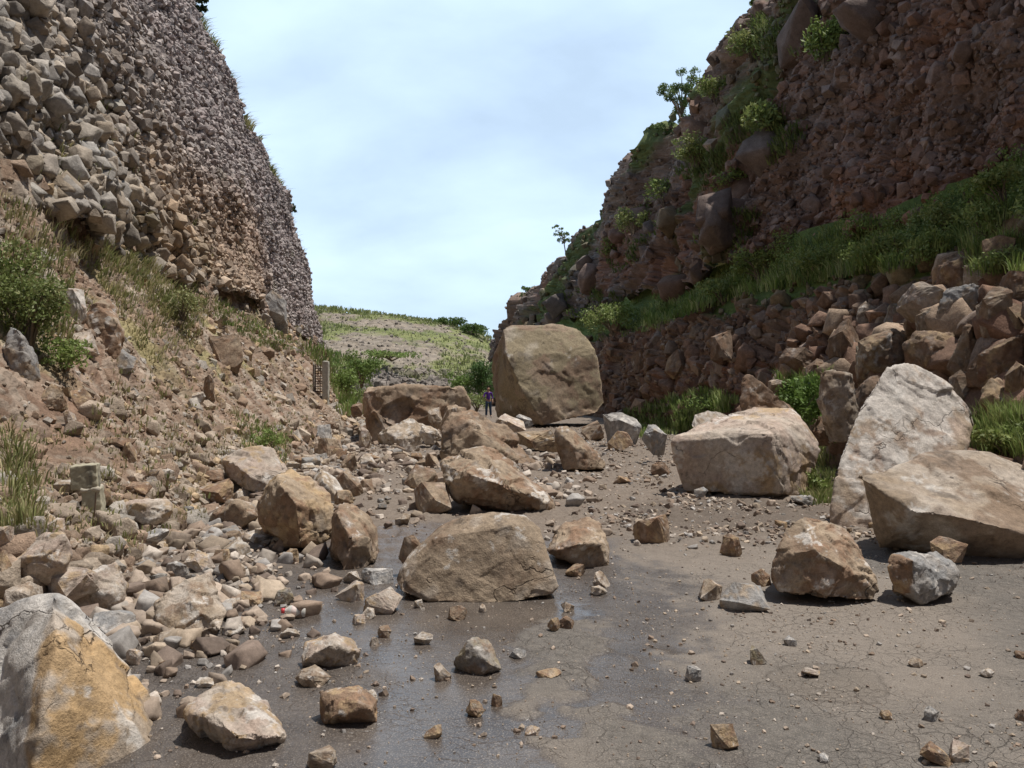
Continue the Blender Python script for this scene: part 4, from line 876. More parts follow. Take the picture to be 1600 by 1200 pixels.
# plainer rocks: box in the photograph, style, label
B = [
 (587,653,665,700,'pale','pale block with a dark front at the foot of the long flat-topped boulder',22.3),
 (655,664,690,692,'pale','small pale block between the long flat-topped boulder and the humped one',21.5),
 (668,636,692,668,'tan','tan chunk propped on the right end of the long flat-topped boulder',23.2),
 (686,632,732,686,'brown','light-faced block in front of the right end of the long flat-topped boulder',21.0),
 (664,708,692,745,'brown','dark-sided rock against the left foot of the humped boulder',16.5),
 (620,684,656,708,'pale','pale rock below the block with a dark front',None),
 (560,666,582,704,'fresh','narrow upright pinkish rock left of the block with a dark front',None),
 (774,645,822,674,'fresh','pinkish rock between the humped boulder and the largest boulder',24.5),
 (806,647,834,668,'blue','small blue grey rock at the left foot of the largest boulder',27.0),
 (808,670,872,704,'ochre','long low tan rock left of the brown leaning block',20.5),
 (909,656,944,692,'brown','rusty grey rock just right of the foot of the largest boulder',25.0),
 (941,643,1002,700,'blue','grey peaked rock with a white edge beside the green grass',22.5),
 (948,672,988,703,'rust','low rusty rock in front of the grey peaked one',20.5),
 (1003,664,1040,708,'grey','grey upright rock with a tan edge half hidden in grass',17.5),
 (1014,721,1050,745,'shade','low dark brown rock left of the box-shaped boulder',None),
 (548,629,567,650,'shade','dark brown rock at the far end of the long flat-topped boulder',27.0),
 (631,726,684,765,'brown','brown block left of the pale wedge-shaped boulder, the upper of two',12.4),
 (645,752,708,806,'brown','brown block left of the pale wedge-shaped boulder, the lower of two',10.4),
 (623,832,664,882,'brown','dark-sided brown rock peeping out behind the broad smooth boulder',6.9),
 (562,888,616,926,'steel','smooth dark grey rock left of the broad smooth boulder',6.6),
 (568,915,630,961,'fresh','pale rounded pinkish rock in front of the smooth dark grey one',None),
 (525,908,570,941,'fresh','rough pinkish rock in a small heap beside the road',None),
 (534,892,563,913,'pale','small cream stone topmost on the heap beside the road',6.6),
 (475,990,568,1048,'fresh','cream-topped oblong rock on wet asphalt with a flat dark front',None),
 (460,1038,518,1074,'tan','flat tan rock just below the cream-topped oblong one',None),
 (497,1077,590,1136,'rust','rust brown rock with a cream top on the wet asphalt',None),
 (570,1078,592,1097,'pale','pale stone behind the rust brown rock with a cream top',None),
 (480,1167,527,1206,'tan','tan stone cut by the bottom edge of the view, on wet asphalt',None),
 (705,994,785,1058,'olive_','grey tan rock in the middle of the wet asphalt below the puddle',None),
 (677,1037,706,1066,'tan','small tan stone touching the left side of the mid-road grey tan rock',None),
 (728,1091,758,1121,'ochre','small cube-like tan stone in the wet below the mid-road rock',None),
 (767,1082,785,1105,'rust','little upright shard beside the cube-like tan stone',None),
 (662,1129,691,1154,'ochre','small dark-sided tan stone nearest the bottom middle of the view',None),
 (819,1132,844,1149,'fresh','small flat pink stone on wet asphalt',None),
 (794,1010,823,1029,'blue','small blue grey stone right of the mid-road rock',None),
 (836,1043,878,1058,'ochre','flat golden stone on the pale dry patch of asphalt',None),
 (855,963,876,988,'ochre','tan shard with a bright left face at the edge of the puddle',None),
 (872,961,898,983,'shade','dark stone behind the tan shard at the edge of the puddle',None),
 (876,939,898,957,'tan','little tan stone near the right end of the broad smooth boulder',None),
 (883,880,915,902,'rust','small brown stone at the foot of the squarish brown boulder',None),
 (926,892,957,919,'tan','rounded tan stone right of the squarish brown boulder',None),
 (923,915,950,931,'pale','flat pale stone below the rounded tan stone',None),
 (699,946,731,971,'brown','brown stone just in front of the broad smooth boulder',None),
 (747,944,761,957,'tan','pea-sized tan stone in front of the middle of the broad smooth boulder',None),
 (647,936,661,951,'pale','pale little stone under the left end of the broad smooth boulder',None),
 (647,986,678,1008,'pale','pale jagged stone lying left of the puddle',None),
 (590,975,613,997,'brown','small brown stone right of the cream-topped oblong rock',None),
 (577,994,594,1010,'tan','tiny tan stone beside the small brown one, nearer the cream-topped rock',None),
 (564,949,586,968,'pale','little cream stone below the pale rounded pinkish rock',None),
 (550,960,572,977,'fresh','little pink stone left of the little cream stone',None),
 (1122,911,1199,957,'grey','flat grey slab-like rock left of the rounded white and rust boulder',None),
 (1090,905,1128,940,'tan','sandy rock half hidden behind the flat grey one',None),
 (1172,888,1204,914,'rust','brown chip at the left foot of the rounded white and rust boulder',6.3),
 (1124,833,1158,872,'rust','small orange brown block on dark mud',None),
 (990,804,1048,852,'rust','brown cube-like block alone in the middle of the muddy road',None),
 (1170,1010,1197,1040,'olive_','dark mossy little stone on the dusty asphalt',None),
 (1069,1040,1094,1066,'blue','dark little pyramid-shaped stone at the edge of the wet asphalt',None),
 (1110,1129,1154,1173,'ochre','tan pointed stone on wet asphalt at the bottom of the view',None),
 (1252,1042,1279,1059,'fresh','flat cream stone at the rim of the round patch in the asphalt',None),
 (1418,1028,1444,1043,'tan','thin tan chip on the cracked asphalt, right of the round patch',None),
 (1530,1044,1552,1059,'pale','white chip on the cracked asphalt near the right edge',None),
 (1440,1103,1464,1127,'blue','white-edged grey shard on the cracked asphalt',None),
 (1373,1108,1393,1125,'ochre','small round tan stone below the round patch in the asphalt',None),
 (1438,1158,1484,1197,'rust','red brown stone at the bottom right, the left one of a touching pair',None),
 (1478,1157,1512,1190,'fresh','pinkish stone at the bottom right, the right one of a touching pair',None),
 (1276,1176,1296,1191,'blue','grey stone at the very bottom, right of the pointed tan stone',None),
 (1583,1015,1606,1029,'rust','brown chip cut by the right edge of the view',None),
 (1586,1106,1612,1128,'shade','dark stone cut by the right edge of the view, near the bottom',None),
 (1224,993,1243,1010,'blue','tiny grey stone on dusty asphalt below the flat grey rock',None),
 (1450,838,1509,878,'rust','rusty lopsided rock behind the grey boulder with a brown side',6.6),
 (1232,772,1276,788,'grey','flat grey plate in front of the box-shaped boulder, at its right corner',None),
 (1084,761,1106,777,'grey','small rounded grey stone in the shade of the box-shaped boulder',11.4),
 (957,743,986,756,'rust','little reddish stone on the dirt left of the box-shaped boulder',None),
 (1556,711,1640,747,'blue','blue grey rock behind the right end of the wide flat-topped slab',11.5),
 (1263,648,1302,694,'shade','dark round rock in the gap beside the tall leaning slab',14.5),
 # left verge
 (-8,858,18,892,'ochre','orange stone cut by the left edge, above the tan rocks',None),
 (16,832,116,914,'fresh','large peach-coloured rock above the huge corner slab',None),
 (-4,908,60,964,'tan','dull tan rock behind the left shoulder of the huge corner slab',None),
 (70,884,142,942,'fresh','pinkish rock left of the grey-bottomed one, below the peach-coloured rock',None),
 (118,880,200,964,'fresh','pinkish rock with a grey base above the huge corner slab',None),
 (142,952,212,998,'blue','blue grey rock just right of the top of the huge corner slab',None),
 (174,986,214,1016,'blue','grey stone under the blue grey rock beside the corner slab',None),
 (198,1012,222,1040,'fresh','pinkish grey stone at the edge of the wet road beside the corner slab',None),
 (234,982,296,1008,'tan','low tan stone leaning on the foot of the plate-like boulder',None),
 (345,975,386,995,'pale','flat white stone on the wet road beside the plate-like boulder',None),
 (375,922,411,948,'ochre','little rusty cube right of the plate-like boulder',None),
 (346,934,379,950,'pale','flat pale stone between the plate-like boulder and the rusty cube',None),
 (428,917,460,948,'olive_','grey brown stone just above the plastic bottle',None),
 (309,1057,347,1074,'pale','thin pale shard behind the cream boulder',None),
 (438,981,470,998,'pale','thin white chip left of the cream-topped oblong rock',None),
 (252,1067,312,1138,'brown','reddish brown rock wedged between the corner slab and the cream boulder',4.3),
 (229,1080,254,1110,'fresh','peach stone at the right rim of the huge corner slab',4.2),
 (266,1142,298,1181,'blue','blue grey shard under the shaded side of the cream boulder',3.9),
 (250,1030,266,1047,'rust','tiny rusty stone on mud behind the corner slab',None),
 (298,1000,318,1015,'rust','tiny red stone near the foot of the plate-like boulder',None),
 (357,838,390,866,'pale','cream cube-like stone below the golden brown boulder, left of it',None),
 (439,855,470,882,'ochre','tan cube-like stone under the front of the golden brown boulder',None),
 (367,878,386,902,'fresh','pinkish pebble left of the edge of the wet road',None),
 (412,887,428,903,'pale','pale pebble at the rim of the wet road',None),
 (290,861,336,895,'fresh','blunt pinkish stone below the dry tuft, by the verge',None),
 (262,875,296,905,'blue','grey stone left of the blunt pinkish one',None),
 (333,858,360,880,'ochre','tan stone between the blunt pinkish one and the cream cube-like one',None),
 (300,748,362,784,'rust','long brown block left of the pinkish flat-topped block',None),
 (316,733,352,756,'shade','dark triangular rock left of the pinkish flat-topped block',None),
 (360,763,390,783,'tan','small tan block under the pinkish flat-topped block',None),
 (326,778,408,828,'brown','wide brown slab left of the golden brown boulder',None),
 (341,821,376,842,'grey','grey stone under the wide brown slab',None),
 (390,831,419,850,'pale','pale flat stone at the left foot of the golden brown boulder',None),
 (524,734,567,778,'brown','brown rock right of the pale pointed boulder',None),
 (532,707,562,740,'brown','brown upright rock with a dark left side above the pointed boulder',None),
 (482,713,502,734,'tan','small triangular tan rock above the pale pointed boulder',None),
 (559,710,590,734,'pale','pale rock in the middle of the rubble, right of the brown upright one',None),
 (497,684,540,717,'brown','brown rock with a bright chipped front at the top of the rubble',None),
 (491,663,518,686,'blue','blue grey stone at the top edge of the rubble',None),
 (522,765,553,787,'ochre','tan block under the right side of the pale pointed boulder',9.3),
 (563,748,587,770,'brown','little brown block in the rubble right of the brown rock',None),
 (178,779,272,821,'fresh','low broad pinkish rock on the verge below the near concrete post',None),
 (215,826,262,846,'blue','flat bluish slab lying in dry grass on the verge',None),
 (72,808,104,838,'fresh','grey pink stone below and left of the near concrete post',None),
 (-10,820,20,855,'fresh','pink stone at the left edge above the orange one',None),
 (190,690,217,722,'ochre','tan square-faced rock sticking out of the slope',None),
 (165,682,212,700,'shade','thin dark plate above the square-faced rock in the slope',None),
 (248,732,272,750,'pale','egg-shaped cream stone on the verge',None),
 (200,752,236,772,'rust','orange stone right of the near concrete post',None),
 (0,508,62,608,'grey','big smooth grey boulder bedded in the slope at the left edge',None),
 (94,449,142,510,'lichen','white-topped rock beside the green shrub on the slope',None),
 (118,466,197,562,'mix','dark-fronted rock with a white rim right of the white-topped one',None),
 (101,514,151,568,'fresh','white-flecked brown rock under the white-topped one',None),
 (150,540,208,592,'grey','smooth grey slab below the dark-fronted rock on the slope',None),
 (55,600,104,648,'ochre','yellow-topped rock below the big smooth grey boulder',None),
 (112,606,152,640,'rust','orange brown cube right of the yellow-topped rock',None),
 (100,642,118,664,'fresh','small white-faced stone below the yellow-topped rock',None),
 (317,522,382,586,'brown','overhanging brown rock jutting from the middle of the soil slope',None),
 (398,453,453,514,'grey','large tan grey block at the foot of the left cliff',None),
 (300,612,322,634,'pale','cream stone in the loose streak below the overhanging rock',None),
 (316,585,336,632,'brown','flat-faced brown stone in the loose streak below the overhanging rock',None),
 (338,574,362,600,'ochre','yellowish stone right under the overhanging rock',None),
 (334,618,352,640,'ochre','lowest yellowish stone of the loose streak on the slope',None),
 (300,645,318,668,'fresh','small pink stone near the lower end of the loose streak',None),
 # bank of big rocks on the right
 (1470,381,1550,449,'rust','large red brown rock on top of the right bank, left of the square one',None),
 (1538,367,1582,407,'rust','square brown rock highest on the right bank',None),
 (1510,412,1556,449,'pale','sunlit cream rock with a shaded left side on the right bank',None),
 (1406,440,1470,490,'fresh','flat-topped sunlit rock with a shaded front on the bank',None),
 (1332,469,1382,506,'tan','tan pointed rock on the bank left of the flat-topped sunlit one',None),
 (1462,443,1540,505,'grey','ridged grey rock in sun on the upper right bank',None),
 (1382,474,1412,502,'olive_','small tan rock between the pointed and the flat-topped ones',None),
 (1412,484,1448,518,'brown','brown knob under the flat-topped sunlit rock',None),
 (1430,477,1474,524,'tan','rough tan rock with broken teeth under the ridged grey one',None),
 (1294,497,1348,558,'shade','big round dark brown rock in shade on the bank',None),
 (1224,543,1290,588,'shade','smooth domed dark rock low on the shaded bank',None),
 (1338,533,1370,560,'olive_','small grey tan rock right of the big round dark one',None),
 (1330,512,1424,600,'ochre','long golden brown rock climbing to the right above the tall leaning slab',None),
 (1420,515,1502,592,'rust','wide orange-topped rock behind the tip of the tall leaning slab',None),
 (1486,498,1538,584,'brown','tall brown rock with a grey shoulder on the bank',None),
 (1526,520,1602,600,'rust','large flat-faced orange rock at the right edge of the bank',None),
 (1570,472,1616,535,'ochre','golden layered rock at the right edge, above the flat-faced orange one',None),
 (1280,578,1346,672,'tan','tan rock with a folded face just left of the tall leaning slab',13.2),
 (1326,585,1386,660,'shade','dark rock in the shadow behind the tall leaning slab',13.6),
 (1478,578,1534,630,'brown','brown rock right behind the top of the tall leaning slab',None),
 (1526,588,1584,660,'ochre','orange-topped block right of the tall leaning slab',None),
 (1512,553,1562,596,'shade','dark brown rock above the orange-topped block',None),
 (1570,562,1618,616,'rust','red brown rock low at the right edge of the bank',None),
 (1566,425,1618,474,'rust','brown rock at the right edge under the square highest one',None),
 (1528,447,1580,514,'brown','brown rock left of the golden layered one',None),
 (1200,593,1230,612,'tan','small tan rock beside the bush behind the box-shaped boulder',14.5),
 (1440,640,1560,705,'shade','dark rock filling the gap behind the wide flat-topped slab',13.0),
 (1255,560,1300,600,'shade','rough dark rock above the bush on the shaded bank',None),
 (1110,515,1150,560,'shade','shaded rock standing out of the middle of the bank',None),
 (1040,545,1085,590,'rust','reddish rock low on the shaded bank left of the sharp-topped slab',None),
 (985,540,1020,580,'shade','dark rock on the bank just right of the largest boulder',None),
]
STY['olive_'] = ('olive', 'grey', 'brown', .35, .12, .3)
slope_rocks = 0
for i, b_ in enumerate(B):
    u0, v0, u1, v1, st, lab, Yf = b_
    onb = 1200 < u0 and v1 < 680
    grp = 'large rocks heaped on the right bank' if (onb or v1 < 600 and u0 > 900) else RC
    gain = .74 if onb else .85 if grp != RC else 1.0  # rocks heaped on the bank get a darker colour standing in for shade
    big_ = (u1 - u0) > 55 and v0 > 350
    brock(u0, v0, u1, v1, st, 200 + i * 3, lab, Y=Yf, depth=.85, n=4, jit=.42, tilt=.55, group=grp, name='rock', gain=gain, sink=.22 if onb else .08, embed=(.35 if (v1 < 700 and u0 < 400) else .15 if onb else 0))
# ================================================================== loose stones
def stone_mesh(k, style):
    P = blocky(k + 1300, 5, .42) - .5; P[:, 2] *= .8; V, F = hull(P); co, nn, Q = subdiv(V, F, 3)
    D = .02 * fbm(co * 5, 4, k) ; d1, r, of = cells3(co * 3.4, k * 5); D += .015 * ((r[:, 0] - .5) + ((r[:, 1:4] - .5) * of).sum(1))
    C = rock_color(co, 1.0, style, k * 31 + 5); co = co + nn * D[:, None]; co[:, 2] -= co[:, 2].min() + .06
    me = mesh_from('stone', co, Q, M_ROCK, C); return me
SM = [stone_mesh(k, st) for k, st in enumerate(['tan', 'grey', 'fresh', 'brown', 'pale', 'ochre', 'blue', 'tan', 'rust', 'fresh', 'brown', 'olive_'])]
rg = np.random.default_rng(77)
zones = [  # x0,x1,y0,y1,count,size,label,group
    (-4.6, -2.2, 7.6, 12, 34, (.09, .24), 'small angular stone in the rubble between the golden brown boulder and the verge', 'angular stones in the near rubble'),
    (-4.9, -1.8, 12, 24, 40, (.14, .42), 'angular stone in the rubble between the pinkish block and the long flat-topped boulder', 'angular stones in the far rubble'),
    (-2.2, -.9, 8.2, 12, 10, (.07, .16), 'small stone in the mud behind the golden brown boulder', 'stones in the mud'),
    (1.0, 5.2, 11.5, 17, 12, (.07, .17), 'small stone on the dirt beyond the broad smooth boulder', 'stones on the dirt'),
    (2.0, 5.5, 8.6, 11, 8, (.06, .14), 'small stone on the dark mud in front of the box-shaped boulder', 'stones on the dark mud'),
    (-3.4, -2.0, 4.9, 7.2, 14, (.05, .13), 'small stone along the verge beside the plate-like boulder', 'stones along the near verge')]
for x0, x1, y0, y1, n_, (s0, s1), lab, grp in zones:
    for k in range(n_):
        x = x0 + (x1 - x0) * rg.random(); y = y0 + (y1 - y0) * rg.random(); p = drop(x, y, ('road', 'left'), 3.0)
        if p is None: continue
        s = s0 + (s1 - s0) * rg.random() ** 1.6; k2 = int(rg.integers(len(SM)))
        o = link('stone', SM[k2]); o.location = (x, y, p[0].z - .03 * s); o.scale = (s * (.8 + .5 * rg.random()), s * (.8 + .4 * rg.random()), s * (.7 + .4 * rg.random()))
        o.rotation_euler = ((rg.random() - .5) * .5, (rg.random() - .5) * .5, rg.random() * 6.28)
        g_ = .85 + .3 * rg.random(); o.color = (g_, g_ * .99, g_ * .97, 1); tag(o, lab, 'stone', grp)
# gravel and chips: too many to count
cols_g = [(.36, .29, .23), (.30, .24, .19), (.40, .35, .30), (.22, .165, .125), (.30, .28, .26), (.33, .265, .20), (.17, .13, .105)]
def gravel(name, label, n, wf, sf, seed, cols=cols_g):
    P, nn, C = sample_surface(road, n, wf, seed) if True else None
    r = np.random.default_rng(seed + 3); s = sf(len(P), r) ; P[:, 2] += s * .12
    px = s / np.maximum(P[:, 1], 2.5) * 800; K = pick(r, n, cols) * (.75 + .5 * r.random((n, 1))); gs = []
    for m, T in ((px >= 9, T_HI), ((px < 9) & (px >= 3.5), T_MD), (px < 3.5, T_LO)):
        if m.any(): gs.append(scatter_geo(P[m], s[m], K[m], T, seed + 5, .5, (1, 1, .75)))
    V, F, C = join_geo(gs); o = link(name, mesh_from(name, V, F, M_CHIP, C)); tag(o, label, kind='stuff'); return o
sample_road = geo_of
def _geo_road(o):
    me = o.data; co = np.empty(len(me.vertices) * 3, np.float32); me.vertices.foreach_get('co', co)
    f = np.empty(len(me.loops), np.int32); me.loops.foreach_get('vertex_index', f); return co.reshape(-1, 3), f.reshape(-1, 4), np.full((len(me.vertices), 3), .3, np.float32)
geo_of_old = geo_of
def geo_of(o): return _geo_road(o) if o is road else geo_of_old(o)
def near_w(ce):
    x, y = ce[:, 0], ce[:, 1]; c = .35 + .9 * sstep(-.1, .5, fbm(P3(x, y) * .9, 4, 881)); return c * ((y > 2.6) & (y < 40) & (np.abs(x) < 8)) * (4.5 / np.maximum(y, 4)) ** 1.1
gravel('gravel', 'fine gravel scattered over the road', 36000, near_w, powsize(.005, .04, 2.6), 900)
def left_w(ce):
    x, y = ce[:, 0], ce[:, 1]; e = -1.9 - .11 * np.clip(y - 6, -2, 8) + .5 * fbm(P3(x, y) * .7, 3, 883)
    rub = sstep(.4, -.5, x - e) if False else 1 - sstep(-.5, .5, x - e)
    mid = .75 * (np.abs(x + .9) < 2.4) * sstep(8, 10, y) * (1 - sstep(24, 28, y))
    mid *= sstep(0, .4, fbm(P3(x, y) * .6, 3, 884)) + .2
    return (rub + mid) * ((y > 3.4) & (y < 45) & (x > -8)) * (7 / np.maximum(y, 7)) ** .9
gravel('rubble', 'broken stone rubble piled along the left side of the road', 13500, left_w, powsize(.035, .30, 2.15), 910)
def right_w(ce):
    x, y = ce[:, 0], ce[:, 1]; return (sstep(.5, 2, x) * sstep(7.5, 9.5, y) * (.2 + sstep(0, .4, fbm(P3(x, y) * .8, 3, 885)))) * ((y < 34) & (x < 7)) * (9 / np.maximum(y, 9)) ** .9
gravel('stone_chips', 'stone chips on the dirt of the right side of the road', 7000, right_w, powsize(.025, .13, 2.5), 920)

# ================================================================== plants
def in_poly_pixels(poly, n, seed, names):
    """ground points under random lines of sight inside a region of the view"""
    r = np.random.default_rng(seed); p = np.array(poly, float); lo, hi = p.min(0), p.max(0); out = []
    u = lo[0] + (hi[0] - lo[0]) * r.random(n * 3); v = lo[1] + (hi[1] - lo[1]) * r.random(n * 3); m = poly_sd(u, v, poly) < 0
    for a, b in zip(u[m][:n], v[m][:n]):
        h = hit(a, b, names)
        if h: out.append((h[0].x, h[0].y, h[0].z))
    return np.array(out).reshape(-1, 3)
G_FRESH = [(.21, .30, .08), (.17, .25, .06), (.26, .33, .11), (.14, .20, .05)]
G_DRY = [(.46, .40, .24), (.38, .34, .18), (.28, .28, .12), (.50, .45, .30)]
G_OLIVE = [(.26, .27, .11), (.21, .24, .09), (.33, .31, .15), (.17, .20, .07)]
G_DARK = [(.22, .29, .08), (.17, .23, .06), (.30, .36, .13), (.25, .27, .10)]
def patchy(P, k=.7, t=-.03): return P[fbm(P * k, 3, 88) > t]
def blades(P, h, per, cols, seed, spread=.12, lean=.5, wd=.007, droop=(0, 0)):
    """grass blades as three triangles each, bent outwards"""
    r = np.random.default_rng(seed); n = len(P) * per; B = np.repeat(P, per, 0); hs = np.repeat(h * (.7 + .6 * r.random(len(P))), per) * (.55 + .6 * r.random(n))
    a = r.random(n) * 6.283; rad = spread * np.sqrt(r.random(n)); B = B + np.stack([np.cos(a) * rad, np.sin(a) * rad, -.03 + 0 * a], 1)
    a2 = a + (r.random(n) - .5) * 1.2; dx = np.cos(a2) * lean * r.random(n) + droop[0]; dy = np.sin(a2) * lean * r.random(n) + droop[1]
    w_ = wd * .75 * (.7 + .6 * r.random(n)) * (1 + B[:, 1] / 16); b2 = r.random(n) * 6.283; wx, wy = np.cos(b2) * w_, np.sin(b2) * w_
    M = B + np.stack([dx * hs * .35, dy * hs * .35, hs * .6], 1); T = B + np.stack([dx * hs, dy * hs, hs * (1 - .25 * np.hypot(dx, dy))], 1)
    S = np.stack([wx, wy, 0 * wx], 1)
    V = np.stack([B - S, B + S, M + S * .8, M - S * .8, T], 1).reshape(-1, 3)
    i = np.arange(n)[:, None] * 5; F = np.concatenate([i + np.array([[0, 1, 2]]), i + np.array([[0, 2, 3]]), i + np.array([[3, 2, 4]])])
    C = np.repeat(np.repeat(pick(r, len(P), cols) * (.8 + .4 * r.random((len(P), 1))), per, 0) * (.8 + .4 * r.random((n, 1))), 5, 0); return V, F, C
def leafcloud(clumps, n, ls, cols, seed, narrow=.45):
    """leaf-sized rhombs spread through a set of clumps (centre, radii)"""
    r = np.random.default_rng(seed); vol = np.array([c[1][0] * c[1][1] * c[1][2] for c in clumps]) ** .67; k = r.choice(len(clumps), n, p=vol / vol.sum())
    ce = np.array([c[0] for c in clumps])[k]; ra = np.array([c[1] for c in clumps])[k]
    d = r.normal(size=(n, 3)); d /= np.linalg.norm(d, axis=1, keepdims=True); P = ce + d * ra * (r.random((n, 1)) ** .45)
    ok = fbm(P * (1.6 / max(ra.mean(), .05)), 2, seed) > -.22; P = P[ok]; n = len(P); k = k[ok]
    a = r.normal(size=(n, 3)); a /= np.linalg.norm(a, axis=1, keepdims=True); b = np.cross(a, r.normal(size=(n, 3))); b /= np.maximum(np.linalg.norm(b, axis=1, keepdims=True), 1e-6)
    s = ls * (.6 + .8 * r.random((n, 1))); V = np.stack([P - a * s, P + b * s * narrow, P + a * s, P - b * s * narrow], 1).reshape(-1, 3)
    i = np.arange(n)[:, None] * 4; F = np.concatenate([i + np.array([[0, 1, 2]]), i + np.array([[0, 2, 3]])])
    cc_ = pick(r, len(clumps), cols)[k] * .5 + pick(r, n, cols) * .5; return V, F, np.repeat(cc_ * (.75 + .5 * r.random((n, 1))), 4, 0)
def grass(name, label, geos, kind='stuff', cat=None, group=None):
    V, F, C = join_geo(geos); o = link(name, mesh_from(name, V, F, M_LEAF, C)); tag(o, label, cat, group, kind); return o
LB = ('left', 'lcliff')
reg = lambda poly, n, s, names=LB: in_poly_pixels(poly, n, s, names)
g = [blades(reg([(95, 380), (250, 405), (335, 470), (300, 540), (235, 570), (180, 480)], 380, 1), .17, 7, G_OLIVE + G_DRY[:2], 1, .14, .8, .008, (.35, -.15)),
     blades(reg([(150, 395), (260, 410), (330, 480), (250, 500)], 260, 2), .22, 6, G_DRY + G_OLIVE, 2, .14, .8, .008, (.4, -.2)),
     blades(reg([(330, 465), (470, 535), (480, 556), (400, 540), (340, 500)], 300, 3), .14, 7, G_FRESH + G_OLIVE, 3, .15, .6),
     blades(reg([(0, 380), (90, 395), (130, 470), (90, 560), (0, 510)], 260, 4), .18, 7, G_OLIVE, 4, .14, .8, .007, (.3, -.2)),
     blades(reg([(355, 640), (455, 670), (445, 725), (380, 700)], 170, 5), .14, 7, G_FRESH[:2] + G_DRY, 5, .12, .6),
     blades(reg([(180, 560), (480, 560), (500, 680), (350, 720), (120, 700)], 380, 6), .09, 6, G_DRY + G_OLIVE[:1], 6, .10, .7),
     blades(reg([(0, 300), (200, 395), (500, 540), (480, 560), (180, 430), (0, 380)], 420, 7), .18, 6, G_DRY + G_OLIVE, 7, .15, .7, .009, (.3, -.1)),
     blades(reg([(40, 660), (330, 700), (330, 860), (60, 860)], 260, 8), .08, 6, G_DRY + G_OLIVE[:2], 8, .08, .7, .006),
     blades(reg([(0, 660), (45, 690), (60, 800), (0, 850)], 150, 9), .17, 7, G_OLIVE + G_DRY[1:3], 9, .10, .8, .006),
     blades(reg([(0, 120), (200, 140), (330, 400), (300, 430), (60, 330)], 130, 10, ('lcliff',)), .22, 7, G_DRY[1:3] + G_OLIVE, 10, .12, .7, .008, (.4, -.1)),
     blades(reg([(470, 540), (560, 560), (600, 640), (540, 650), (515, 600)], 500, 11, ('left', 'road', 'hill', 'lcliff')), .55, 8, G_FRESH + G_OLIVE, 11, .35, .6, .012)]
grass('slope_grass', 'olive and straw-coloured grass over the left slope', g)
RB = ('bank', 'rcliff')
bench_poly = [(875, 500), (940, 480), (1010, 468), (1110, 430), (1190, 380), (1330, 350), (1450, 330), (1600, 250), (1800, 190), (1800, 300), (1610, 340), (1480, 395), (1400, 425), (1270, 432), (1150, 462), (1060, 500), (1000, 522), (930, 532)]
g = [blades(patchy(reg(bench_poly, 3400, 21, RB)), .24, 9, G_DARK + G_FRESH[1:], 21, .25, .8, .009),
     blades(reg([(1000, 490), (1150, 440), (1400, 380), (1400, 420), (1150, 465), (1010, 520)], 900, 22, RB), .45, 9, G_FRESH + [(.36, .40, .17), (.40, .42, .20)], 22, .2, .7, .009),  # lighter blade colours paint sunlight onto the lower band of the bench
     blades(reg([(975, 645), (1060, 620), (1110, 608), (1160, 630), (1100, 670), (1000, 690)], 420, 23, ('bank', 'road')), .30, 12, G_FRESH + [(.36, .42, .17), (.32, .38, .14)], 23, .16, .6, .008),
     blades(reg([(1240, 690), (1300, 680), (1300, 790), (1262, 790)], 220, 24, ('bank', 'road')), .22, 10, G_DARK + G_OLIVE, 24, .12, .7, .006),
     blades(reg([(1535, 650), (1610, 640), (1610, 715), (1520, 700)], 180, 25, ('bank', 'road')), .3, 10, G_DARK + G_FRESH[:1], 25, .14, .7, .006),
     blades(reg([(1500, 385), (1600, 370), (1600, 430), (1520, 430)], 160, 26, RB), .3, 9, G_DARK + G_FRESH, 26, .14, .7, .007),
     blades(reg([(1220, 590), (1300, 590), (1290, 680), (1230, 670)], 200, 27, ('bank', 'road')), .35, 10, G_FRESH, 27, .15, .7, .007)]
P_ = reg(bench_poly, 260, 70, RB); r7 = np.random.default_rng(70)
g.append(leafcloud([(tuple(p + np.array([0, 0, .12])), (.25 + .5 * r7.random(),) * 2 + (.16 + .28 * r7.random(),)) for p in P_], 42000, .045, G_DARK + G_FRESH[1:3], 71))
grass('bench_grass', 'dark and bright green grass on the bench and foot of the right bank', g)
g = []
for k, (pl, n_) in enumerate([([(1130, 60), (1200, 20), (1240, 60), (1190, 110), (1130, 130)], 420), ([(1140, 190), (1190, 150), (1260, 200), (1220, 260), (1150, 260)], 420), ([(1060, 270), (1110, 220), (1150, 260), (1110, 330), (1050, 340)], 420),
        ([(950, 400), (1000, 320), (1050, 330), (1020, 400), (960, 430)], 380), ([(1240, 60), (1320, 20), (1330, 90), (1270, 140)], 360), ([(860, 470), (930, 440), (990, 470), (930, 510), (880, 510)], 300), ([(1100, 330), (1190, 330), (1160, 400), (1090, 380)], 160)]):
    P_ = reg(pl, int(n_ * .9), 60 + k, ('rcliff',)); P_ = P_[fbm(P_ * .55, 2, 66) > .02] if len(P_) else P_
    if len(P_): g.append(blades(P_, .30, 8, [(.10, .14, .04), (.13, .18, .05), (.17, .20, .07)], 60 + k, .35, .9, .011, (-.3, -.2)))
grass('ledge_greenery', 'dark greenery hanging on the ledges of the right cliff', g)
# hillside turf
Vh = hill_G.reshape(-1, 3); wgt = hill_g.ravel() * (np.abs(Vh[:, 0] + 14) < 22); r_ = np.random.default_rng(5); ii = r_.choice(len(Vh), 3600, p=wgt / wgt.sum())
grass('hillside_grass', 'yellow green grass on the distant hillside', [blades(Vh[ii] + (r_.random((len(ii), 3)) - .5) * .6, .45, 5, [(.28, .30, .12), (.22, .25, .09), (.34, .34, .17), (.16, .19, .06)], 31, .6, .7, .012)])
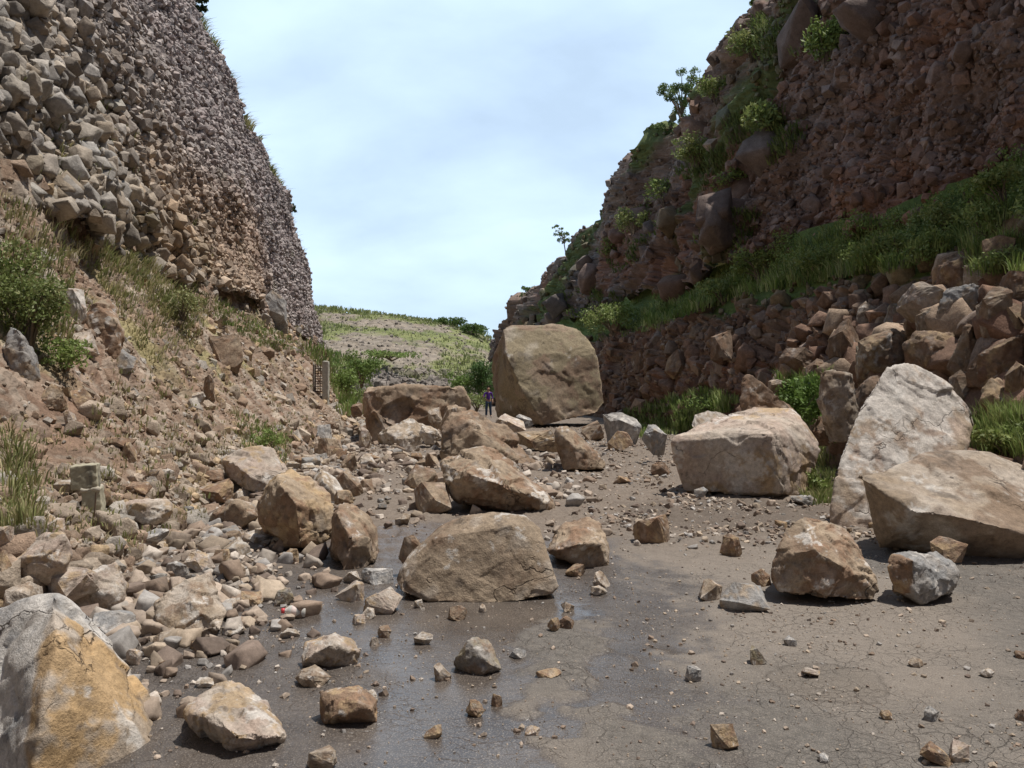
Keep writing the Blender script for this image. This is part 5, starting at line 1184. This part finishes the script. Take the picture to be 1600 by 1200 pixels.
# fringe of straw-coloured grass on the brink of the left cliff
fr = []
for y in np.linspace(24, 61, 420):
    c = curve_at(LEFT, np.array([y]))[0][5]; d = drop(c[0] - .3 * random.random() - .1, y, ('lcliff',), 40)
    if d is not None and fbm(P3(np.array([y * .5]), np.array([0.])), 2, 7)[0] > -.15: fr.append(tuple(d[0]))
grass('cliff_top_grass', 'straw-coloured grass along the brink of the left cliff', [blades(np.array(fr), .5, 10, G_DRY + G_OLIVE, 33, .3, .8, .010, (.5, 0))])

M_BARK = plain_mat('bark', (.16, .125, .09), .9, .2, .3, 12)
def tube(pts, radii, n=6):
    P = [Vector(p) for p in pts]; V = []; F = []; up = Vector((0.3, 0.9, 0.1))
    for k, p in enumerate(P):
        d = (P[min(k + 1, len(P) - 1)] - P[max(k - 1, 0)]).normalized(); a = d.cross(up).normalized(); b = d.cross(a)
        for j in range(n): t = 6.2832 * j / n; V.append(p + (a * math.cos(t) + b * math.sin(t)) * radii[k])
    for k in range(len(P) - 1):
        for j in range(n): F.append([k * n + j, k * n + (j + 1) % n, (k + 1) * n + (j + 1) % n, (k + 1) * n + j])
    V = np.array([v[:] for v in V]); return V, tris(np.array(F)), np.full((len(V), 3), .3)
def shrub(u, v, wpx, hpx, names, cols, seed, label, Y=None, n=1500, ls=None, name='shrub', cat='shrub', group=None, nc=7, stemk=.5, narrow=.45, airy=1.0):
    """bush whose foot stands where the line of sight (u, v) meets the ground"""
    if Y is None:
        h = hit(u, v, names); p = Vector(h[0]) if h else Vector(W(u, v, 40))
    else: p = Vector(W(u, v, Y))
    w_, h_ = wpx / FPX * p.y, hpx / FPX * p.y; r = np.random.default_rng(seed); cl = []
    for k in range(nc):
        t = r.random(); c = ((r.random() - .5) * w_ * .75, (r.random() - .5) * w_ * .6, h_ * (.28 + .5 * t)); s = (.22 + .16 * r.random()) * (1.15 - .4 * t)
        cl.append((c, (w_ * s * airy, w_ * s * airy, h_ * s * airy)))
    e = bpy.data.objects.new(name, None); COL.objects.link(e); e.location = p; e.empty_display_size = .2; tag(e, label, cat, group)
    V, F, C = leafcloud(cl, n, ls or max(w_, h_) * .035, cols, seed, narrow); link('foliage', mesh_from('foliage', V, F, M_LEAF, C), e)
    gs = []
    for c, rr in cl:
        mid = (c[0] * .35 + (r.random() - .5) * .1 * w_, c[1] * .35, c[2] * .5); R = max(w_, h_) * .018 * stemk * 2
        gs.append(tube([(0, 0, -.12 * h_), mid, c], [R, R * .7, R * .25], 5))
    V, F, C = join_geo(gs); link('stem', mesh_from('stem', V, F, M_BARK), e); return e
LS = ('left', 'lcliff', 'road', 'hill'); RS = ('bank', 'rcliff', 'road')
SH = [ # u, v(foot), w, h, surfaces, colours, n, leaf, label
 (45, 540, 120, 150, LS, [(.17, .22, .07), (.22, .26, .09), (.14, .18, .055), (.28, .27, .13)], 4300, .03, 'feathery green shrub above the big smooth grey boulder on the left slope', None),
 (10, 470, 90, 110, LS, [(.16, .21, .06), (.21, .24, .09)], 2200, .03, 'green shrub at the left edge, higher than the feathery one', None),
 (100, 580, 80, 60, LS, G_DARK[:2] + G_OLIVE[:1], 1600, .03, 'low green shrub under the white-topped rock', None),
 (285, 500, 70, 60, LS, G_OLIVE, 1500, .035, 'olive shrub at the foot of the left cliff', None),
 (425, 700, 60, 36, LS, G_FRESH[:2] + G_OLIVE[:1], 1300, .03, 'low green shrub on the slope above the pinkish flat-topped block', None),
 (565, 600, 62, 56, LS, [(.13, .20, .045), (.09, .15, .035), (.17, .24, .06)], 2600, .09, 'round green bush beside the far concrete post', 50),
 (538, 620, 50, 50, LS, G_FRESH, 1600, .08, 'light green bush just right of the far concrete post', 42),
 (580, 640, 40, 40, LS, G_OLIVE, 900, .07, 'olive weeds at the far end of the long flat-topped boulder', 44),
 (755, 622, 60, 66, LS, [(.06, .12, .03), (.09, .16, .045), (.12, .20, .07)], 3200, .10, 'glossy dark green bush behind the person', 60),
 (718, 614, 40, 38, LS, [(.14, .22, .05), (.18, .26, .07)], 1600, .09, 'bright green bush left of the glossy dark one', 60),
 (745, 640, 50, 30, LS, [(.22, .28, .09), (.28, .33, .13)], 1500, .06, 'pale green weeds around the feet of the person', 48.5),
 (702, 512, 50, 18, LS, [(.08, .13, .035), (.11, .17, .045)], 1300, .2, 'dark green bush on the crest of the distant hill, left one', 122),
 (738, 524, 50, 20, LS, [(.08, .13, .035), (.12, .17, .05)], 1300, .2, 'dark green bush lower on the crest of the distant hill', 118),
 (612, 562, 80, 16, LS, G_FRESH[:2] + G_OLIVE[:1], 1200, .16, 'strip of green scrub low on the distant hillside', 86),
 (1115, 655, 80, 50, RS, G_FRESH, 900, .05, 'bright tufted bush behind the knobbly pale rock', None),
 (1250, 668, 70, 90, RS, [(.12, .20, .045), (.16, .25, .06), (.09, .15, .035)], 2400, .045, 'leafy light green bush between the box-shaped boulder and the tall slab', 14.5),
 (1262, 790, 50, 70, RS, G_DARK + G_OLIVE[:1], 1500, .035, 'dark weeds in the gap right of the box-shaped boulder', 12.2),
 (1575, 715, 90, 60, RS, G_DARK, 1500, .035, 'dark green weeds behind the right end of the wide flat-topped slab', None),
 (1575, 430, 80, 50, RS, G_DARK + G_FRESH[:1], 1500, .035, 'green creeper over the rocks at the right edge', None),
 (960, 520, 90, 56, RS, G_DARK + G_FRESH[1:2], 2400, .09, 'bush on the bench above the largest boulder', None),
 (1190, 440, 90, 60, RS, G_DARK, 2200, .07, 'dark round bush on the bench under the dark cleft', None),
 (1130, 470, 80, 40, RS, G_DARK + G_FRESH[:1], 1600, .07, 'low bush on the bench left of the dark round bush', None),
 (1275, 425, 80, 40, RS, G_DARK, 1600, .06, 'low dark bush on the bench right of the dark round bush', None),
 (1400, 400, 90, 40, RS, G_DARK + G_OLIVE[:1], 1600, .05, 'sprawling bush on the bench behind the heaped rocks', None),
 (1570, 320, 90, 60, RS, G_DARK + G_FRESH[1:2], 1800, .05, 'bush on the bench at the right edge', None),
 (1480, 360, 80, 40, RS, G_DARK, 1400, .05, 'dark bush on the bench left of the one at the right edge', None),
 (1175, 95, 80, 60, RS, G_DARK + G_OLIVE[:1], 2000, .09, 'green bush near the top of the right cliff', None),
 (1290, 100, 70, 80, RS, G_DARK[:2], 2000, .08, 'very dark bush in a cleft high on the right cliff', None),
 (1120, 160, 60, 50, RS, G_DARK, 1500, .09, 'bush on the upper skyline ledge of the right cliff', None),
 (1210, 215, 80, 70, RS, G_DARK, 1900, .09, 'dark bush on a ledge in the middle of the right cliff', None),
 (1090, 255, 70, 50, RS, G_DARK + G_OLIVE[:1], 1600, .09, 'green bush below the skyline tree', None),
 (1150, 300, 60, 50, RS, G_DARK[:2], 1300, .08, 'small dark bush beneath the middle ledge of the right cliff', None),
 (1040, 320, 60, 50, RS, G_DARK, 1400, .1, 'dark bush on the lower skyline ledge', None),
 (990, 365, 50, 50, RS, G_DARK + G_OLIVE[:1], 1300, .1, 'green scrub below the skyline outcrop', None),
 (965, 400, 50, 36, RS, G_DARK, 1000, .1, 'low scrub under the lower skyline', None),
]
for i, (u, v, a, b, nm, cl, n_, ls, lab, Yf) in enumerate(SH):
    shrub(u, v, a, b, nm, cl, 500 + i * 7, lab, Y=Yf, n=n_, ls=ls, group='bushes on the slopes and cliffs', nc=18 if i < 2 else 10, airy=.68 if i < 2 else .9)
def tree(u, v, wpx, hpx, Y, seed, label, cols, n=1500, ls=.1, airy=.8, lean=0):
    """small tree: tapered trunk with limbs, airy crown of leaf clumps"""
    p = Vector(W(u, v, Y)); w_, h_ = wpx / FPX * Y, hpx / FPX * Y; r = np.random.default_rng(seed)
    e = bpy.data.objects.new('small_tree', None); COL.objects.link(e); e.location = p; tag(e, label, 'tree', 'small trees on the skyline')
    gs = [tube([(0, 0, -.6), (lean * .3 * w_, 0, h_ * .3), (lean * .6 * w_, 0, h_ * .6)], [h_ * .03, h_ * .022, h_ * .012], 6)]; cl = []
    for k in range(28):
        a = r.random() * 6.28; t = .2 + .75 * r.random(); q = (lean * w_ * t * .8 + math.cos(a) * w_ * .42 * r.random() ** .5, math.sin(a) * w_ * .35, h_ * t)
        b0 = (lean * .5 * w_ * t, 0, h_ * t * .5); gs.append(tube([b0, tuple((np.array(b0) + q) / 2 + np.array([0, 0, .05 * h_])), q], [h_ * .011, h_ * .008, h_ * .003], 5))
        cl.append((q, (w_ * .14 * airy, w_ * .14 * airy, h_ * .07 * airy)))
    V, F, C = join_geo(gs); link('trunk', mesh_from('trunk', V, F, M_BARK), e)
    V, F, C = leafcloud(cl, n, ls, cols, seed); link('crown', mesh_from('crown', V, F, M_LEAF, C), e); return e
tc_ = [(.14, .20, .07), (.18, .24, .09), (.10, .15, .05)]
tree(1066, 224, 86, 112, 49.0, 61, 'feathery small tree on the skyline of the right cliff', tc_, 6500, .075)
tree(1040, 248, 50, 60, 51.0, 62, 'low leafy tree just below the feathery skyline tree', tc_, 1800, .10)
tree(884, 384, 30, 32, 68, 63, 'scraggly little tree alone on the lower skyline', tc_, 420, .12, lean=-.4)
tree(826, 487, 32, 42, 80, 64, 'thin little tree at the far end of the right cliff', tc_, 700, .14)
tree(1196, 22, 50, 40, 39.5, 65, 'bushy tree at the top edge of the right cliff', tc_, 1500, .09)
tree(296, 28, 56, 70, 31.5, 66, 'dark tree leaning from the brink of the left cliff', [(.06, .09, .035), (.09, .13, .045)], 3400, .10, lean=.2)
tree(456, 333, 14, 16, 53, 67, 'tiny bush-like tree on the edge of the left cliff', [(.06, .09, .035)], 350, .10)

# ================================================================== concrete posts, rod, bottle, person
M_CONC = rock_mat('weathered_concrete', 2.0, .9, .3, .2, .01)
M_STEEL = plain_mat('rusty_steel', (.12, .075, .05), .7, .4, .3, 40)
def solid(pts, seed, vox, col, amp=.022, streak=None):
    V, F = hull(pts); co, nn, Q = remesh(V, F, vox, 1); D = amp * fbm(co * 9, 4, seed) + amp * .6 * fbm(co * 30, 3, seed + 1)
    C = np.repeat(np.array([col]), len(co), 0) * (1 + .25 * fbm(co * 5, 3, seed + 2))[:, None]
    if streak is not None: C = lerp(C, np.array(streak), sstep(.0, .35, fbm(co * np.array([14, 14, 1.2]), 3, seed + 4)) * .8)
    return co + nn * D[:, None], Q, C
def box_pts(x0, x1, y0, y1, z0, z1, j=0, r=None):
    return [(x + (r.random() - .5) * j if r is not None else x, y, z) for x in (x0, x1) for y in (y0, y1) for z in (z0, z1)]
rr = np.random.default_rng(3)
h = hit(145, 792); yb = h[0].y; p = Vector(h[0]); sc_ = yb / FPX
e = bpy.data.objects.new('concrete_post', None); COL.objects.link(e); e.location = p; e.rotation_euler = (.03, -.05, .3); tag(e, 'broken concrete post stub with a ragged crack across it, on the near verge', 'concrete post', 'old concrete posts')
wp, hp = 26 * sc_, 66 * sc_
for nm, z0, z1, dxx, x0 in (('upper_block', hp * .44, hp, -.01, -wp * .95), ('lower_block', -.15, hp * .42, .012, -wp * .55)):
    V, Q, C = solid([(x, y, z + .02 * rr.random()) for x in (x0, wp * .5) for y in (-.08, .13) for z in (z0, z1)], 11, .011, (.37, .34, .25), .012, (.13, .12, .10) if nm[0] == 'u' else None)
    link(nm, mesh_from(nm, V + np.array([dxx, 0, 0]), Q, M_CONC, C), e)
V, Q, C = solid([(x, y, z) for x in (-wp * .5, wp * .51) for y in (-.085, .125) for z in (hp * .40, hp * .47)], 12, .010, (.42, .38, .31), .03)
link('broken_rim', mesh_from('broken_rim', V, Q, M_CONC, C), e)
V, F, C = tube([(0, 0, -.05), (.01, 0, .10), (.012, .005, .18)], [.006] * 3, 6); q = Vector(W(148, 800, yb - .25))
tag(link('steel_rod', mesh_from('steel_rod', V, F, M_STEEL), loc=q), 'thin rusty steel rod standing in the stones by the near concrete post', 'rod')
# far post with a panel of wire netting
Yp = 27.5; bp = Vector(W(508, 640, Yp)); k_ = Yp / FPX
e = bpy.data.objects.new('fence_post', None); COL.objects.link(e); e.location = bp; tag(e, 'tall concrete post with dark wire netting beside it, at the end of the left slope', 'fence post', None)
V, Q, C = solid([(x, y, z) for x in (-4 * k_, 6 * k_) for y in (-.1, .12) for z in (-.5, 76 * k_)], 21, .03, (.40, .38, .32), .015); link('post', mesh_from('post', V, Q, M_CONC, C), e)
V, Q, C = solid([(x, y, z) for x in (-19 * k_, -16 * k_) for y in (-.08, .1) for z in (-.2, 72 * k_)], 22, .03, (.20, .17, .14), .015); link('side_post', mesh_from('side_post', V, Q, M_CONC, C), e)
gs = []
for j in range(17): z = 4 * k_ + j * 4 * k_; gs.append(tube([(-17 * k_, .02, z), (-4 * k_, .02, z + .01)], [.014, .014], 4))
for j in range(4): x = -15 * k_ + j * 3.6 * k_; gs.append(tube([(x, .02, 0), (x, .02, 71 * k_)], [.014, .014], 4))
V, F, C = join_geo(gs); link('wire_netting', mesh_from('wire_netting', V, F, M_STEEL), e)
# plastic bottle
h = hit(458, 966); p = Vector(h[0]); s_ = p.y / FPX
M_PET, nt_, b_ = base_mat('clear_plastic'); b_.inputs['Base Color'].default_value = (.80, .78, .72, 1); b_.inputs['Roughness'].default_value = .15; b_.inputs['Transmission Weight'].default_value = .35; b_.inputs['IOR'].default_value = 1.3
M_RED = plain_mat('red_plastic', (.55, .05, .06), .4, .5, .05); M_LAB = plain_mat('bottle_label', (.66, .55, .50), .5, .3, .3, 30)
e = bpy.data.objects.new('plastic_bottle', None); COL.objects.link(e); e.location = (p.x, p.y + .03, p.z + 10 * s_); e.rotation_euler = (0, math.radians(4), math.radians(8)); tag(e, 'small clear plastic bottle with a red cap lying on the wet road', 'bottle')
def lathe_x(prof, n=20):
    V = []; F = []
    for x, r in prof:
        for j in range(n): t = 6.2832 * j / n; V.append((x, r * math.cos(t), r * math.sin(t)))
    for k in range(len(prof) - 1):
        for j in range(n): F.append([k * n + j, k * n + (j + 1) % n, (k + 1) * n + (j + 1) % n, (k + 1) * n + j])
    return np.array(V), np.array(F)
L_ = 38 * s_; R_ = 9.5 * s_
def part(nm, prof, m):
    V, F = lathe_x(prof); me = mesh_from(nm, V, F, m); me.polygons.foreach_set('use_smooth', np.ones(len(F), bool)); return link(nm, me, e)
part('body', [(-L_ * .38, .001), (-L_ * .38, R_ * .35), (-L_ * .33, R_ * .38), (-L_ * .2, R_ * .85), (-L_ * .1, R_), (L_ * .05, R_ * .93), (L_ * .1, R_), (L_ * .2, R_ * .93), (L_ * .25, R_), (L_ * .42, R_), (L_ * .48, R_ * .8), (L_ * .48, .001)], M_PET)
part('cap', [(-L_ * .5, .001), (-L_ * .5, R_ * .42), (-L_ * .37, R_ * .45), (-L_ * .37, .001)], M_RED)
part('label', [(-L_ * .08, R_ * 1.03), (L_ * .12, R_ * 1.0)], M_LAB)

def skin_mesh(name, nodes, edges, mat, sub=2):
    me = bpy.data.meshes.new(name); me.from_pydata([n_[0] for n_ in nodes], edges, []); me.update(); o = bpy.data.objects.new(name, me); COL.objects.link(o)
    m = o.modifiers.new('s', 'SKIN'); m.use_smooth_shade = True
    for k, n_ in enumerate(nodes): sv = me.skin_vertices[0].data[k]; sv.radius = (n_[1], n_[2] if len(n_) > 2 else n_[1]); sv.use_root = (k == 0)
    s = o.modifiers.new('u', 'SUBSURF'); s.levels = sub; s.render_levels = sub
    ev = o.evaluated_get(bpy.context.evaluated_depsgraph_get()); nm = bpy.data.meshes.new_from_object(ev); nm.materials.clear(); nm.materials.append(mat); o.modifiers.clear(); o.data = nm; bpy.data.meshes.remove(me); nm.name = name; return o
M_SKIN = plain_mat('skin', (.36, .21, .15), .6, .3, .06); M_SHIRT = plain_mat('purple_shirt', (.085, .03, .22), .8, .2, .2, 14); M_JEAN = plain_mat('blue_jeans', (.045, .07, .12), .85, .2, .25, 14); M_HAIR = plain_mat('dark_hair', (.02, .015, .012), .6, .3, .2); M_SHOE = plain_mat('grey_shoes', (.30, .28, .26), .7, .3, .1)
pp = Vector(W(763, 649, 46.0)); e = bpy.data.objects.new('person', None); COL.objects.link(e); d = drop(pp.x, pp.y, ('road',), 5); e.location = (pp.x, pp.y, d[0].z if d else 0); e.rotation_euler = (0, 0, .25)
tag(e, 'person in a purple shirt and blue jeans standing beside the largest boulder, one forearm raised', 'person')
B_ = [((0, 0, .95), .125, .10), ((0, -.01, 1.12), .12, .085), ((0, 0, 1.30), .15, .095), ((0, .01, 1.42), .11, .07), ((0, 0, 1.50), .05), ((0, -.01, 1.56), .06, .07), ((0, -.015, 1.64), .075, .092), ((0, -.005, 1.71), .055, .07),
      ((-.19, .01, 1.40), .05), ((-.28, -.04, 1.17), .04), ((-.36, -.22, 1.22), .032), ((-.39, -.30, 1.25), .024, .035),
      ((.19, .01, 1.40), .05), ((.24, .03, 1.15), .04), ((.23, -.10, .95), .030), ((.23, -.15, .87), .022, .035),
      ((-.095, 0, .88), .09), ((-.11, -.01, .50), .06), ((-.12, .02, .10), .042), ((-.13, -.12, .035), .035),
      ((.095, 0, .88), .09), ((.12, -.01, .50), .06), ((.15, .02, .10), .042), ((.17, -.12, .035), .035)]
E_ = [(0, 1), (1, 2), (2, 3), (3, 4), (4, 5), (5, 6), (6, 7), (3, 8), (8, 9), (9, 10), (10, 11), (3, 12), (12, 13), (13, 14), (14, 15), (0, 16), (16, 17), (17, 18), (18, 19), (0, 20), (20, 21), (21, 22), (22, 23)]
# fingers on both hands, nose and ears on the head
def fingers(root, base, d):
    n0 = len(B_)
    for k in range(4):
        o_ = (k - 1.5) * .017; L = (.030, .036, .034, .028)[k]; q1 = (base[0] + o_ * d[1][0], base[1] + o_ * d[1][1], base[2] + o_ * d[1][2]); i0 = len(B_)
        B_.append((tuple(np.array(q1) + np.array(d[0]) * .03), .0085)); B_.append((tuple(np.array(q1) + np.array(d[0]) * (.03 + L) + np.array((0, 0, -.01))), .0075)); E_.append((root, i0)); E_.append((i0, i0 + 1))
    i0 = len(B_); B_.append((tuple(np.array(base) + np.array(d[1]) * .04 + np.array(d[0]) * .005), .010)); E_.append((root, i0))
fingers(11, (-.39, -.30, 1.25), ((-.2, -.9, .2), (0, .1, 1))); fingers(15, (.23, -.15, .87), ((0, -.5, -.85), (0, .85, -.5)))
i0 = len(B_); B_.append(((0, -.115, 1.635), .014)); E_.append((6, i0)); B_.append(((-.085, 0, 1.64), .014, .02)); E_.append((6, i0 + 1)); B_.append(((.085, 0, 1.64), .014, .02)); E_.append((6, i0 + 2))
o = skin_mesh('body', B_, E_, M_SKIN, 1); o.parent = e
S_ = [((0, 0, .93), .135, .115), ((0, -.01, 1.12), .135, .10), ((0, 0, 1.30), .165, .11), ((0, .01, 1.42), .125, .085), ((0, 0, 1.475), .065),
      ((-.19, .01, 1.40), .066), ((-.275, -.035, 1.18), .055), ((-.325, -.14, 1.20), .047), ((.19, .01, 1.40), .066), ((.238, .025, 1.17), .055), ((.235, -.04, 1.04), .045)]
o = skin_mesh('shirt', S_, [(0, 1), (1, 2), (2, 3), (3, 4), (3, 5), (5, 6), (6, 7), (3, 8), (8, 9), (9, 10)], M_SHIRT, 2); o.parent = e
T_ = [((0, 0, .97), .13, .105), ((-.095, 0, .86), .105), ((-.11, -.01, .50), .078), ((-.12, .02, .09), .068), ((.095, 0, .86), .105), ((.12, -.01, .50), .078), ((.15, .02, .09), .068)]
o = skin_mesh('jeans', T_, [(0, 1), (1, 2), (2, 3), (0, 4), (4, 5), (5, 6)], M_JEAN, 2); o.parent = e
o = skin_mesh('hair', [((0, .02, 1.67), .082, .095), ((0, .035, 1.73), .06, .07), ((0, .06, 1.60), .06, .05)], [(0, 1), (0, 2)], M_HAIR, 2); o.parent = e
for sx in (-.125, .16): o = skin_mesh('shoe', [((sx, .04, .045), .045), ((sx, -.08, .04), .042), ((sx, -.17, .03), .034)], [(0, 1), (1, 2)], M_SHOE, 1); o.parent = e
print('OBJECTS BUILT', len(bpy.data.objects))
